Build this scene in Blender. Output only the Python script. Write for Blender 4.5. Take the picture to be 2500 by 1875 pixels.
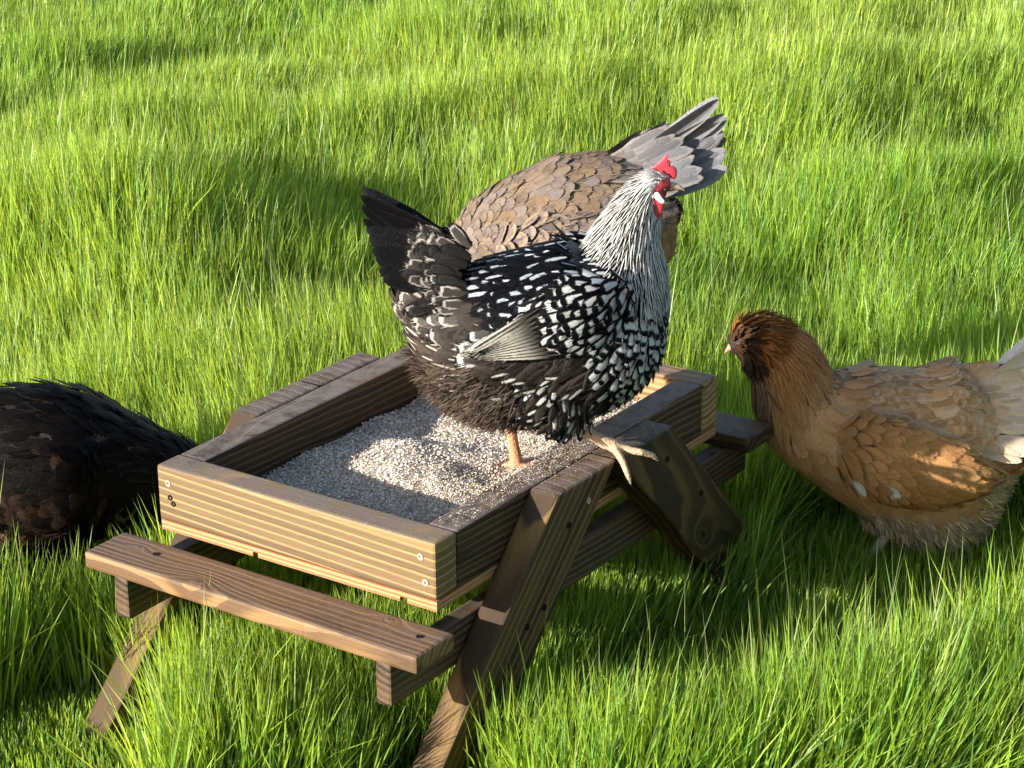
import bpy, bmesh, math, random
import numpy as np
from mathutils import Vector, Matrix, Euler

for _o in list(bpy.data.objects):
    bpy.data.objects.remove(_o)
random.seed(7)
RNG = np.random.default_rng(7)
SC = bpy.context.scene
COL = SC.collection

# ------------------------------------------------------------------ camera, sky, sun
# all layout numbers below are in "tray units" (u); 1 u = U metres, tray rim at z = 0 u, ground at z = -GZ u
U, GZ = 0.755, 0.43


def T(x, y, z):
    return Vector((x * U, y * U, (z + GZ) * U))


cam_d = bpy.data.cameras.new('camera')
cam = bpy.data.objects.new('camera', cam_d)
COL.objects.link(cam)
cam_d.sensor_width = 36.0
cam_d.lens = 36.0 * 5600.9 / 2500.0
cam_d.clip_start, cam_d.clip_end = 0.05, 2000.0
yaw, pit, rol = -0.603, -0.365, -0.010
fw = Vector((math.cos(pit) * math.sin(yaw), math.cos(pit) * math.cos(yaw), math.sin(pit)))
rt = Vector((math.cos(yaw), -math.sin(yaw), 0))
up = rt.cross(fw)
r2 = rt * math.cos(rol) + up * math.sin(rol)
u2 = -rt * math.sin(rol) + up * math.cos(rol)
CAM = T(2.255, -2.326, 1.345)
cam.matrix_world = Matrix(((r2.x, u2.x, -fw.x, CAM.x), (r2.y, u2.y, -fw.y, CAM.y), (r2.z, u2.z, -fw.z, CAM.z), (0, 0, 0, 1)))
SC.camera = cam

SUN = Vector((1.6, 3.45, -1.05)).normalized()          # the way the light travels
sun_el = math.asin(-SUN.z)
sun_rot = math.atan2(-SUN.x, -SUN.y)
w = bpy.data.worlds.new('World')
SC.world = w
w.use_nodes = True
wn = w.node_tree.nodes
wn.clear()
sky = wn.new('ShaderNodeTexSky')
sky.sky_type = 'NISHITA'
sky.sun_disc = False
sky.sun_elevation = sun_el
sky.sun_rotation = sun_rot
sky.air_density = 1.0
bg = wn.new('ShaderNodeBackground')
bg.inputs['Strength'].default_value = 0.095
wo = wn.new('ShaderNodeOutputWorld')
w.node_tree.links.new(sky.outputs[0], bg.inputs[0])
w.node_tree.links.new(bg.outputs[0], wo.inputs[0])
sd = bpy.data.lights.new('sun', 'SUN')
sd.energy = 5.0
sd.angle = math.radians(0.5)
sd.color = (1.0, 0.945, 0.85)
so = bpy.data.objects.new('sun', sd)
COL.objects.link(so)
so.rotation_euler = SUN.to_track_quat('-Z', 'Y').to_euler()
so.location = (-3, -6, 5)
SC.view_settings.view_transform = 'Standard'
SC.view_settings.look = 'None'
SC.view_settings.gamma = 1.0
SC.view_settings.exposure = 1.45
SC.cycles.max_bounces = 6
SC.cycles.transparent_max_bounces = 4


# ------------------------------------------------------------------ helpers
def tag(o, label, cat, group=None, kind=None):
    if label:
        o['label'] = label
    if cat:
        o['category'] = cat
    if group:
        o['group'] = group
    if kind:
        o['kind'] = kind
    return o


def empty(name, loc, rot=(0, 0, 0)):
    o = bpy.data.objects.new(name, None)
    COL.objects.link(o)
    o.location = loc
    o.rotation_euler = rot
    o.empty_display_size = 0.05
    return o


def link(name, me, mat=None, parent=None):
    o = bpy.data.objects.new(name, me)
    COL.objects.link(o)
    if mat:
        me.materials.append(mat)
    if parent:
        o.parent = parent
    return o


def mesh_np(name, V, F, smooth=False):
    """V (n,3), F (m,k) all faces with the same corner count"""
    V = np.asarray(V, dtype=np.float32)
    F = np.asarray(F, dtype=np.int32)
    me = bpy.data.meshes.new(name)
    m, k = F.shape
    me.vertices.add(len(V))
    me.vertices.foreach_set('co', V.ravel())
    me.loops.add(m * k)
    me.loops.foreach_set('vertex_index', F.ravel())
    me.polygons.add(m)
    me.polygons.foreach_set('loop_start', np.arange(0, m * k, k, dtype=np.int32))
    me.polygons.foreach_set('loop_total', np.full(m, k, dtype=np.int32))
    if smooth:
        me.polygons.foreach_set('use_smooth', np.ones(m, dtype=bool))
    me.update(calc_edges=True)
    return me


def attr(me, name, typ, data):
    a = me.attributes.new(name, typ, 'POINT')
    key = 'color' if typ == 'FLOAT_COLOR' else ('vector' if typ == 'FLOAT_VECTOR' else 'value')
    a.data.foreach_set(key, np.asarray(data, dtype=np.float32).ravel())


class NT:
    """tiny node-tree writer"""

    def __init__(self, name):
        self.m = bpy.data.materials.new(name)
        self.m.use_nodes = True
        self.t = self.m.node_tree
        self.t.nodes.clear()
        self.out = self.t.nodes.new('ShaderNodeOutputMaterial')

    def n(self, typ, **kw):
        nd = self.t.nodes.new(typ)
        for k, v in kw.items():
            setattr(nd, k, v)
        return nd

    def l(self, a, b):
        self.t.links.new(a, b)

    def put(self, sock, v):
        if hasattr(v, 'is_linked') or isinstance(v, bpy.types.NodeSocket):
            self.l(v, sock)
        else:
            sock.default_value = v

    def math(self, op, a, b=None, c=None, clamp=False):
        nd = self.n('ShaderNodeMath', operation=op, use_clamp=clamp)
        self.put(nd.inputs[0], a)
        if b is not None:
            self.put(nd.inputs[1], b)
        if c is not None:
            self.put(nd.inputs[2], c)
        return nd.outputs[0]

    def mix(self, f, a, b, blend='MIX'):
        nd = self.n('ShaderNodeMix', data_type='RGBA', blend_type=blend)
        self.put(nd.inputs[0], f)
        self.put(nd.inputs[6], a if not isinstance(a, tuple) else (*a, 1.0)[:4])
        self.put(nd.inputs[7], b if not isinstance(b, tuple) else (*b, 1.0)[:4])
        return nd.outputs[2]

    def sstep(self, x, lo, hi, a=0.0, b=1.0):
        nd = self.n('ShaderNodeMapRange', interpolation_type='SMOOTHSTEP')
        self.put(nd.inputs[0], x)
        self.put(nd.inputs[1], lo)
        self.put(nd.inputs[2], hi)
        self.put(nd.inputs[3], a)
        self.put(nd.inputs[4], b)
        return nd.outputs[0]

    def noise(self, vec, scale, detail=3.0, rough=0.55, dim='3D'):
        nd = self.n('ShaderNodeTexNoise', noise_dimensions=dim)
        if vec is not None:
            self.l(vec, nd.inputs['Vector'])
        nd.inputs['Scale'].default_value = scale
        nd.inputs['Detail'].default_value = detail
        nd.inputs['Roughness'].default_value = rough
        return nd.outputs[0]

    def attr(self, name):
        return self.n('ShaderNodeAttribute', attribute_name=name)

    def sep(self, vec):
        nd = self.n('ShaderNodeSeparateXYZ')
        self.l(vec, nd.inputs[0])
        return nd.outputs

    def comb(self, x, y, z):
        nd = self.n('ShaderNodeCombineXYZ')
        for i, v in enumerate((x, y, z)):
            self.put(nd.inputs[i], v)
        return nd.outputs[0]

    def bump(self, h, dist, strength=1.0):
        nd = self.n('ShaderNodeBump')
        nd.inputs['Strength'].default_value = strength
        nd.inputs['Distance'].default_value = dist
        self.l(h, nd.inputs['Height'])
        return nd.outputs[0]

    def principled(self, col, rough=0.6, spec=0.3, normal=None):
        b = self.n('ShaderNodeBsdfPrincipled')
        self.put(b.inputs['Base Color'], col if not isinstance(col, tuple) else (*col, 1.0)[:4])
        self.put(b.inputs['Roughness'], rough)
        self.put(b.inputs['Specular IOR Level'], spec)
        if normal is not None:
            self.l(normal, b.inputs['Normal'])
        return b

    def done(self, sh):
        self.l(sh, self.out.inputs[0])
        return self.m


# ------------------------------------------------------------------ materials
def wood(name, light, mid, dark, pith=(0.0, 0.03, -0.05), ring=0.0052, wob=0.006, late=0.45, seed=0.0, dusty=0.6, tilt=0.02, stain=0.5, knots=(), dustcol=(0.165, 0.130, 0.112)):
    """stained softwood: growth rings round a pith axis along the board's own X, grey weathering on what faces up"""
    g = NT(name)
    tc = g.n('ShaderNodeTexCoord').outputs['Object']
    mp = g.n('ShaderNodeMapping')
    g.l(tc, mp.inputs[0])
    mp.inputs['Location'].default_value = (seed * 1.37, 0, 0)
    p = mp.outputs[0]
    x, y, z = g.sep(tc)
    xs = g.sep(p)[0]
    st = g.comb(g.math('MULTIPLY', xs, 1.9), g.math('MULTIPLY', y, 8.0), g.math('MULTIPLY', z, 8.0))
    wobn = g.noise(st, 1.6, 2.0)
    fine = g.noise(g.comb(g.math('MULTIPLY', xs, 22.0), g.math('MULTIPLY', y, 60.0), g.math('MULTIPLY', z, 60.0)), 2.0, 3.0)
    py = g.math('SUBTRACT', g.math('ADD', y, g.math('MULTIPLY', x, tilt)), pith[1])
    pz = g.math('SUBTRACT', g.math('ADD', z, g.math('MULTIPLY', x, tilt * 0.6)), pith[2])
    r = g.math('SQRT', g.math('ADD', g.math('MULTIPLY', py, py), g.math('MULTIPLY', pz, pz)))
    r = g.math('ADD', r, g.math('MULTIPLY', g.math('SUBTRACT', wobn, 0.5), wob * 2.0))
    r = g.math('ADD', r, g.math('MULTIPLY', g.math('SUBTRACT', fine, 0.5), 0.0009))
    knotdark = None
    for kx, ky, ks, ka in knots:                       # the rings bend round each knot, dark at its heart
        dx = g.math('DIVIDE', g.math('SUBTRACT', x, kx), ks * 1.7)
        dy = g.math('DIVIDE', g.math('SUBTRACT', y, ky), ks)
        dd = g.math('SQRT', g.math('MULTIPLY_ADD', dx, dx, g.math('MULTIPLY_ADD', dy, dy, 0.02)))
        dd = g.math('ADD', dd, g.math('MULTIPLY', g.math('SUBTRACT', wobn, 0.5), 0.5))
        ex_ = g.math('POWER', 2.718, g.math('MULTIPLY', dd, -1.1))
        r = g.math('ADD', r, g.math('MULTIPLY', ex_, ka))
        kd = g.sstep(dd, 0.22, 0.42, 1.0, 0.0)
        knotdark = kd if knotdark is None else g.math('MAXIMUM', knotdark, kd)
    fr = g.math('FRACT', g.math('DIVIDE', r, ring))
    # saw: slow darkening to latewood, abrupt return
    lw = g.math('MULTIPLY', g.sstep(fr, late - 0.22, late + 0.18), g.sstep(fr, 0.92, 1.0, 1.0, 0.0))
    ringv = g.noise(g.comb(g.math('DIVIDE', g.math('FLOOR', g.math('DIVIDE', r, ring)), 1.0), seed, 0.3), 3.1, 0.0)
    lw = g.math('MULTIPLY', lw, g.math('MULTIPLY_ADD', ringv, 1.2, 0.25, clamp=True))
    fib = g.noise(g.comb(g.math('MULTIPLY', xs, 9.0), g.math('MULTIPLY', y, 420.0), g.math('MULTIPLY', z, 420.0)), 1.0, 3.0, 0.7)
    blot = g.noise(st, 2.3, 4.0, 0.6)
    c = g.mix(lw, (*light, 1), (*mid, 1))
    c = g.mix(g.math('MULTIPLY', g.sstep(blot, 0.5, 0.72), stain), c, (*dark, 1))
    c = g.mix(g.math('MULTIPLY', g.sstep(fib, 0.5, 0.75), 0.45), c, (*dark, 1))
    if knotdark is not None:
        c = g.mix(g.math('MULTIPLY', knotdark, 0.85), c, tuple(v * 0.5 for v in dark) + (1,))
    # grey dusty film on top faces
    nz = g.sep(g.n('ShaderNodeNewGeometry').outputs['True Normal'])[2]
    gp = g.n('ShaderNodeNewGeometry').outputs['Position']
    dn = g.noise(gp, 38.0, 5.0, 0.65)
    dust = g.math('MULTIPLY', g.sstep(nz, 0.7, 0.95), g.math('MULTIPLY', g.sstep(dn, 0.25, 0.6), dusty))
    c = g.mix(dust, c, (*dustcol, 1))
    spk = g.noise(gp, 420.0, 2.0, 0.6)
    c = g.mix(g.math('MULTIPLY', g.sstep(nz, 0.7, 0.95), g.math('MULTIPLY', g.sstep(spk, 0.64, 0.72), dusty * 0.7)), c, (0.55, 0.47, 0.40, 1))
    hgt = g.math('ADD', g.math('MULTIPLY', lw, 0.5), g.math('MULTIPLY', fib, 0.7))
    nrm = g.bump(hgt, 0.0012, 0.8)
    b = g.principled(c, g.math('MULTIPLY_ADD', fib, 0.2, 0.5), 0.3, nrm)
    return g.done(b.outputs[0])


M = {}
LT, MD, DK = (0.52, 0.31, 0.105), (0.20, 0.10, 0.038), (0.055, 0.030, 0.016)
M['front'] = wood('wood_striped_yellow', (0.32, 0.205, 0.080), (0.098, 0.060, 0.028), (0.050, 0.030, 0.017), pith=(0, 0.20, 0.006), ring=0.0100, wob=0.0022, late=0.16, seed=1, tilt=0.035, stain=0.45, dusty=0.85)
M['rail'] = wood('wood_rail_dark', (0.125, 0.066, 0.022), (0.020, 0.011, 0.006), (0.008, 0.005, 0.004), pith=(0, 0.085, 0.006), ring=0.0085, wob=0.013, late=0.25, seed=4, dusty=0.95, tilt=0.045, stain=0.8)  # dark stain, deepened further to put the right-hand shade into the colour
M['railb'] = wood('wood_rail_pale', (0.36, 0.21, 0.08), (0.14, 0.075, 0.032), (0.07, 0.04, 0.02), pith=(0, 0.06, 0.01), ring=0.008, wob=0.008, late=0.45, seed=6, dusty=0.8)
M['leg'] = wood('wood_leg', (0.17, 0.100, 0.034), (0.028, 0.016, 0.008), (0.011, 0.007, 0.005), pith=(0, 0.19, 0.01), ring=0.0115, wob=0.006, late=0.22, seed=2, dusty=0.85, tilt=0.05, stain=0.4)  # darkened past the stain: shadow-side shade put into the colour
M['legdark'] = wood('wood_leg_dark', (0.095, 0.054, 0.016), (0.012, 0.008, 0.005), (0.006, 0.004, 0.003), pith=(0, 0.03, -0.03), ring=0.0125, wob=0.014, late=0.25, seed=9, dusty=0.5, tilt=0.07, stain=0.6, knots=((0.040, 0.018, 0.022, 0.05),))  # dark stain with the shaded side's darkness added to its colours
M['bench'] = wood('wood_bench', (0.22, 0.125, 0.052), (0.105, 0.056, 0.027), (0.030, 0.018, 0.012), pith=(0, 0.05, -0.03), ring=0.0082, wob=0.010, late=0.4, seed=5, dusty=0.6, tilt=0.03, stain=1.0, knots=((-0.075, -0.02, 0.016, 0.03), (0.16, 0.022, 0.008, 0.02), (-0.19, 0.01, 0.006, 0.015)), dustcol=(0.15, 0.105, 0.08))
M['support'] = wood('wood_support', (0.10, 0.058, 0.027), (0.026, 0.015, 0.009), (0.010, 0.007, 0.005), pith=(0, 0.11, 0.02), ring=0.008, wob=0.007, seed=7, dusty=0.5)


def plain(name, col, rough=0.6, spec=0.3, var=0.25, scale=200.0):
    g = NT(name)
    tc = g.n('ShaderNodeTexCoord').outputs['Object']
    n = g.noise(tc, scale, 3.0)
    c = g.mix(g.sstep(n, 0.3, 0.7), tuple(v * (1 - var) for v in col), tuple(min(1, v * (1 + var)) for v in col))
    b = g.principled(c, rough, spec, g.bump(n, 0.0006, 0.6))
    return g.done(b.outputs[0])


M['ply'] = None


def ply_mat():
    g = NT('plywood')
    tc = g.n('ShaderNodeTexCoord').outputs['Object']
    x, z, y = g.sep(tc)
    n = g.noise(g.comb(g.math('MULTIPLY', x, 25.0), g.math('MULTIPLY', y, 25.0), g.math('MULTIPLY', z, 500.0)), 2.0, 3.0)
    layer = g.math('FRACT', g.math('MULTIPLY_ADD', z, 1.0 / 0.0052, g.math('MULTIPLY', n, 0.25)))
    c = g.mix(g.sstep(layer, 0.35, 0.5), (0.30, 0.125, 0.055), (0.42, 0.24, 0.115))
    c = g.mix(g.sstep(layer, 0.0, 0.14, 1.0, 0.0), c, (0.05, 0.03, 0.02, 1))
    c = g.mix(g.math('MULTIPLY', n, 0.4), c, (0.2, 0.1, 0.05, 1))
    return g.done(g.principled(c, 0.7, 0.2, g.bump(layer, 0.001, 0.6)).outputs[0])


M['ply'] = ply_mat()
M['screw'] = plain('screw_metal', (0.30, 0.27, 0.22), 0.4, 0.5)
M['hole'] = plain('screw_hole', (0.012, 0.009, 0.007), 0.9, 0.1)  # near-black colour paints the dark inside open holes


def feather_mat():
    """bands across each feather: A in the middle, B round it, C at the rim, with barbs and a pale shaft"""
    g = NT('feather')
    fp = g.sep(g.attr('fp').outputs['Vector'])
    th = g.sep(g.attr('fth').outputs['Vector'])
    ca, cb, cc = (g.attr(n).outputs['Color'] for n in ('ca', 'cb', 'cc'))
    u = g.math('ABSOLUTE', fp[0])
    v, K = fp[1], fp[2]
    pos = g.n('ShaderNodeTexCoord').outputs['Object']
    wn_ = g.noise(pos, 260.0, 3.0, 0.6)
    wob = g.math('MULTIPLY', g.math('SUBTRACT', wn_, 0.5), 0.30)
    barb = g.math('SINE', g.math('MULTIPLY', g.math('SUBTRACT', g.math('MULTIPLY', v, K), g.math('MULTIPLY', u, 0.9)), g.math('MULTIPLY_ADD', wn_, 10.0, 34.0)))
    tip = g.math('SUBTRACT', 1.0, g.math('MULTIPLY', g.math('SUBTRACT', 1.0, v), K))
    e = g.math('ADD', g.math('SMOOTH_MAX', u, tip, 0.15), g.math('ADD', wob, g.math('MULTIPLY', barb, 0.03)))
    soft = 0.07
    cb = g.mix(g.sstep(v, 0.2, 0.6), cc, cb)          # the pale band fades out towards the root
    c = g.mix(g.sstep(e, g.math('SUBTRACT', th[0], soft), g.math('ADD', th[0], soft)), ca, cb)
    c = g.mix(g.sstep(e, g.math('SUBTRACT', th[1], soft), g.math('ADD', th[1], soft)), c, cc)
    sh = g.math('MULTIPLY_ADD', barb, 0.10, 0.95)
    sh = g.math('MULTIPLY', sh, g.math('MULTIPLY_ADD', wn_, 0.4, 0.8))
    hsv = g.n('ShaderNodeHueSaturation')
    g.l(c, hsv.inputs['Color'])
    g.l(sh, hsv.inputs['Value'])
    nrm = g.bump(barb, 0.0005, 0.3)
    b = g.principled(hsv.outputs[0], th[2], 0.06, nrm)
    return g.done(b.outputs[0])


M['feather'] = feather_mat()


def skin_mat():
    g = NT('hen_skin')
    a = g.attr('skin').outputs['Color']
    tc = g.n('ShaderNodeTexCoord').outputs['Object']
    n = g.noise(tc, 300.0, 3.0)
    c = g.mix(g.math('MULTIPLY', g.sstep(n, 0.35, 0.75), 0.4), a, g.mix(0.55, a, (0.02, 0.012, 0.01, 1)))
    sc = g.n('ShaderNodeTexVoronoi')
    g.l(tc, sc.inputs['Vector'])
    sc.inputs['Scale'].default_value = 330.0
    b = g.principled(c, 0.55, 0.3, g.bump(sc.outputs[0], 0.0012, 0.7))
    return g.done(b.outputs[0])


M['skin'] = skin_mat()


def flesh(name, col):
    g = NT(name)
    tc = g.n('ShaderNodeTexCoord').outputs['Object']
    n = g.noise(tc, 700.0, 2.0)
    c = g.mix(g.sstep(n, 0.3, 0.7), tuple(v * 0.75 for v in col), col)
    b = g.principled(c, 0.5, 0.35, g.bump(n, 0.0006, 0.7))
    b.inputs['Subsurface Weight'].default_value = 0.25
    b.inputs['Subsurface Radius'].default_value = (0.006, 0.002, 0.001)
    b.inputs['Subsurface Scale'].default_value = 0.6
    return g.done(b.outputs[0])


M['comb'] = flesh('red_comb', (0.52, 0.05, 0.075))
M['wattle'] = flesh('red_wattle', (0.34, 0.035, 0.045))  # deeper red than the comb: shade on the turned face put in
M['lobe'] = plain('pale_lobe', (0.72, 0.66, 0.62), 0.6)
M['beak'] = plain('horn_beak', (0.42, 0.30, 0.20), 0.4, 0.4)
M['pinkbeak'] = plain('pink_beak', (0.42, 0.20, 0.15), 0.5, 0.3)
M['eye'] = plain('eye', (0.02, 0.008, 0.005), 0.3, 0.3, 0.1)


def vcol_mat(name, at, rough=0.7, spec=0.2, transl=0.0):
    g = NT(name)
    c = g.attr(at).outputs['Color']
    b = g.principled(c, rough, spec)
    if transl <= 0:
        return g.done(b.outputs[0])
    t = g.n('ShaderNodeBsdfTranslucent')
    hs = g.n('ShaderNodeMix', data_type='RGBA', blend_type='MULTIPLY')
    hs.inputs[0].default_value = 1.0
    g.l(c, hs.inputs[6])
    hs.inputs[7].default_value = (1.45, 1.3, 0.6, 1)
    g.l(hs.outputs[2], t.inputs[0])
    mx = g.n('ShaderNodeMixShader')
    mx.inputs[0].default_value = transl
    g.l(b.outputs[0], mx.inputs[1])
    g.l(t.outputs[0], mx.inputs[2])
    return g.done(mx.outputs[0])


M['seed'] = vcol_mat('seed_flakes', 'tint', 0.75, 0.15)
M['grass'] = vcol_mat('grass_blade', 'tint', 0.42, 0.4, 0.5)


def ground_mat():
    g = NT('soil_under_grass')
    gp = g.n('ShaderNodeNewGeometry').outputs['Position']
    n1 = g.noise(gp, 1.3, 4.0)
    n2 = g.noise(gp, 60.0, 4.0, 0.7)
    c = g.mix(g.sstep(n2, 0.35, 0.7), (0.018, 0.022, 0.008), (0.045, 0.075, 0.015))
    c = g.mix(g.math('MULTIPLY', n1, 0.5), c, (0.05, 0.09, 0.018, 1))
    return g.done(g.principled(c, 0.9, 0.1, g.bump(n2, 0.02, 1.0)).outputs[0])


M['ground'] = ground_mat()


# ------------------------------------------------------------------ ground
def vnoise(x, y, seed=0):
    """smooth value noise in numpy, 0..1"""
    xi, yi = np.floor(x).astype(np.int64), np.floor(y).astype(np.int64)
    xf, yf = x - xi, y - yi

    def h(a, b):
        n = (a * 374761393 + b * 668265263 + seed * 974711) & 0x7fffffff
        n = ((n ^ (n >> 13)) * 1274126177) & 0x7fffffff
        return ((n ^ (n >> 16)) & 0xffff) / 65535.0
    sx, sy = xf * xf * (3 - 2 * xf), yf * yf * (3 - 2 * yf)
    a = h(xi, yi) * (1 - sx) + h(xi + 1, yi) * sx
    b = h(xi, yi + 1) * (1 - sx) + h(xi + 1, yi + 1) * sx
    return a * (1 - sy) + b * sy


TC = T(0.26, 0.4, 0)                                   # middle of the feeder


def terrain(x, y):
    d = np.hypot(x - TC.x, y - TC.y)
    k = np.clip((d - 0.45) / 0.6, 0, 1)
    n = vnoise(x * 1.0 + 3.1, y * 1.0 + 7.7, 3) - 0.5
    n2 = vnoise(x * 2.2 + 1.3, y * 1.8 + 2.2, 5) - 0.5
    c = T(0.80, 0.52, 0)
    dip = 0.075 * np.exp(-((x - c.x) ** 2 + (y - c.y) ** 2) / 0.20 ** 2)  # hollow added to drop the grass beside the leg into shade
    return k * (0.10 * n + 0.10 * n2) - dip


def build_ground():
    # fine sheet round the feeder, widening rings out to the horizon, all one mesh
    a = np.sinh(np.linspace(-8.2, 8.2, 241)) / math.sinh(8.2) * 420.0
    b = np.linspace(-1, 1, 241)
    g = np.where(np.abs(a) < 6 * np.abs(b), b * 6, a)
    g = np.sign(b) * (np.abs(b) * 6.5 + (np.abs(b) ** 14) * 420.0)
    X, Y = np.meshgrid(g + 0.2, g + 1.5, indexing='ij')
    Z = terrain(X, Y) * np.clip(1.5 - np.hypot(X, Y) / 30, 0, 1)
    n = len(g)
    V = np.stack([X, Y, Z], -1).reshape(-1, 3)
    i, j = np.meshgrid(np.arange(n - 1), np.arange(n - 1), indexing='ij')
    q = (i * n + j).ravel()
    F = np.stack([q, q + n, q + n + 1, q + 1], -1)
    me = mesh_np('ground', V, F, True)
    o = link('ground', me, M['ground'])
    tag(o, 'dark soil under the long green grass', 'ground', kind='structure')


build_ground()


# ------------------------------------------------------------------ the feeder
def board(name, mat, parent, ax, ay, centre, outline, thick, bev=0.0034):
    """outline: (x, y) points in metres in the plane of the board, extruded by thick along its own z"""
    bm = bmesh.new()
    lo = [bm.verts.new((x, y, -thick / 2)) for x, y in outline]
    hi = [bm.verts.new((x, y, thick / 2)) for x, y in outline]
    n = len(outline)
    bm.faces.new(lo[::-1])
    bm.faces.new(hi)
    for i in range(n):
        bm.faces.new((lo[i], lo[(i + 1) % n], hi[(i + 1) % n], hi[i]))
    bmesh.ops.recalc_face_normals(bm, faces=bm.faces)
    if bev:
        bmesh.ops.bevel(bm, geom=list(bm.edges), offset=bev, segments=2, profile=0.6, affect='EDGES')
    me = bpy.data.meshes.new(name)
    bm.to_mesh(me)
    bm.free()
    o = link(name, me, mat, parent)
    ax = Vector(ax).normalized()
    ay = Vector(ay).normalized()
    az = ax.cross(ay)
    mw = Matrix(((ax.x, ay.x, az.x, centre.x), (ax.y, ay.y, az.y, centre.y), (ax.z, ay.z, az.z, centre.z), (0, 0, 0, 1)))
    o.matrix_basis = Matrix.Translation(-parent.location) @ mw
    return o


def rect(l, wd):
    return [(-l / 2, -wd / 2), (l / 2, -wd / 2), (l / 2, wd / 2), (-l / 2, wd / 2)]


L, W, t, h = 0.521, 0.794, 0.051, 0.089
feeder = empty('picnic_table_feeder', T(L / 2, W / 2, -GZ))
tag(feeder, 'brown stained wooden chicken feeder built like a small picnic table', 'chicken feeder')
eps = 0.0012
X, Y, Z = (1, 0, 0), (0, 1, 0), (0, 0, 1)
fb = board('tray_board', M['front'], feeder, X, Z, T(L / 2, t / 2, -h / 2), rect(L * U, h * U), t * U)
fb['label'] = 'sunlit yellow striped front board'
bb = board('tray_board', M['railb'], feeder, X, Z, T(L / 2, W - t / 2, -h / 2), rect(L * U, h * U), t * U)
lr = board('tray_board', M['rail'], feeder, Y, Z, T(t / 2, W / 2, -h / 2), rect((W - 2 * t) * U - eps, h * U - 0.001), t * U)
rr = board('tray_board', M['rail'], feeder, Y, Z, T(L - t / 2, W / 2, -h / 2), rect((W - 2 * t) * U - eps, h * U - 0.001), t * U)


def ply():
    """thin sheet under the tray with two grooves cut in its underside"""
    pw, gx = 0.0125, ((0.182, 0.192), (0.455, 0.468))
    z1, z0, zg = -0.0903, -0.1065, -0.099
    prof = [(0.001, z0)]
    for a, b in gx:
        prof += [(a, z0), (a, zg), (b, zg), (b, z0)]
    prof += [(L - 0.001, z0), (L - 0.001, z1), (0.001, z1)]
    pts = [((x - L / 2) * U, (z + 0.098) * U) for x, z in prof]
    return board('tray_bottom', M['ply'], feeder, X, Z, T(L / 2, W / 2, -0.098), pts, (W - 0.004) * U, 0.0)


ply()
sl = 1.035                                             # leg slope: dz/dy
zf = -GZ - 0.07
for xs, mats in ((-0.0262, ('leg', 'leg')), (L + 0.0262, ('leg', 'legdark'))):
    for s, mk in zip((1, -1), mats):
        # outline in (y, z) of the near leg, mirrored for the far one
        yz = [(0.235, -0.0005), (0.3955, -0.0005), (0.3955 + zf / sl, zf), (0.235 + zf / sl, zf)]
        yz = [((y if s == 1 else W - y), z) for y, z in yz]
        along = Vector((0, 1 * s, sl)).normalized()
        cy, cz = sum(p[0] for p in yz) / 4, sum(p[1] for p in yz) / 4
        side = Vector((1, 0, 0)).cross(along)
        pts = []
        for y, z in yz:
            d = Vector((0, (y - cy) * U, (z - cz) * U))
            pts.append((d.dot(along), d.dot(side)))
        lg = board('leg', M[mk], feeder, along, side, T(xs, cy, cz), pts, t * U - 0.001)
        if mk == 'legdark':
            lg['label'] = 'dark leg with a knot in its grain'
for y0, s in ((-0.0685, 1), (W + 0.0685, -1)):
    bo = board('bench', M['bench'] if s == 1 else M['legdark'], feeder, X, Y, T(0.258, y0, -0.1275), rect(0.622 * U, 0.089 * U), 0.0265 * U, 0.004)  # far bench: its shade is put into the darker wood colour
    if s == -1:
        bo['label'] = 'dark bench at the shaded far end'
for xs in (0.0145, L - 0.0145):
    # horizontal arm inside each pair of legs that carries both benches, top corners clipped
    y0, y1 = -0.108, W + 0.108
    yz = [(y0, -0.209), (y1, -0.209), (y1, -0.1415), (y0, -0.1415)]
    pts = [((y - W / 2) * U, (z + 0.175) * U) for y, z in yz]
    board('bench_support', M['support'], feeder, Y, Z, T(xs, W / 2, -0.175), pts, 0.027 * U)


def disc(name, mat, parent, p, n, r, dome):
    """screw head with a recess, or a near-black disc for the dark inside a hole"""
    bm = bmesh.new()
    rings = [(1.0, 0.0), (0.92, dome), (0.45, dome), (0.34, dome - 0.0012), (0.0, dome - 0.0014)]
    seg, vs = 12, []
    for k, z in rings[:-1]:
        vs.append([bm.verts.new((r * k * math.cos(a * math.tau / seg), r * k * math.sin(a * math.tau / seg), z)) for a in range(seg)])
    c = bm.verts.new((0, 0, rings[-1][1]))
    for a, b in zip(vs, vs[1:]):
        for i in range(seg):
            bm.faces.new((a[i], a[(i + 1) % seg], b[(i + 1) % seg], b[i]))
    for i in range(seg):
        bm.faces.new((vs[-1][i], vs[-1][(i + 1) % seg], c))
    me = bpy.data.meshes.new(name)
    bm.to_mesh(me)
    bm.free()
    o = link(name, me, mat, parent)
    q = Vector(n).to_track_quat('Z', 'Y').to_matrix().to_4x4()
    mw = Matrix.Translation(p) @ q
    pm = parent.matrix_basis if parent.parent else Matrix()
    o.matrix_basis = pm.inverted() @ Matrix.Translation(-feeder.location) @ mw if parent is not feeder else Matrix.Translation(-feeder.location) @ mw
    return o


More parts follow.
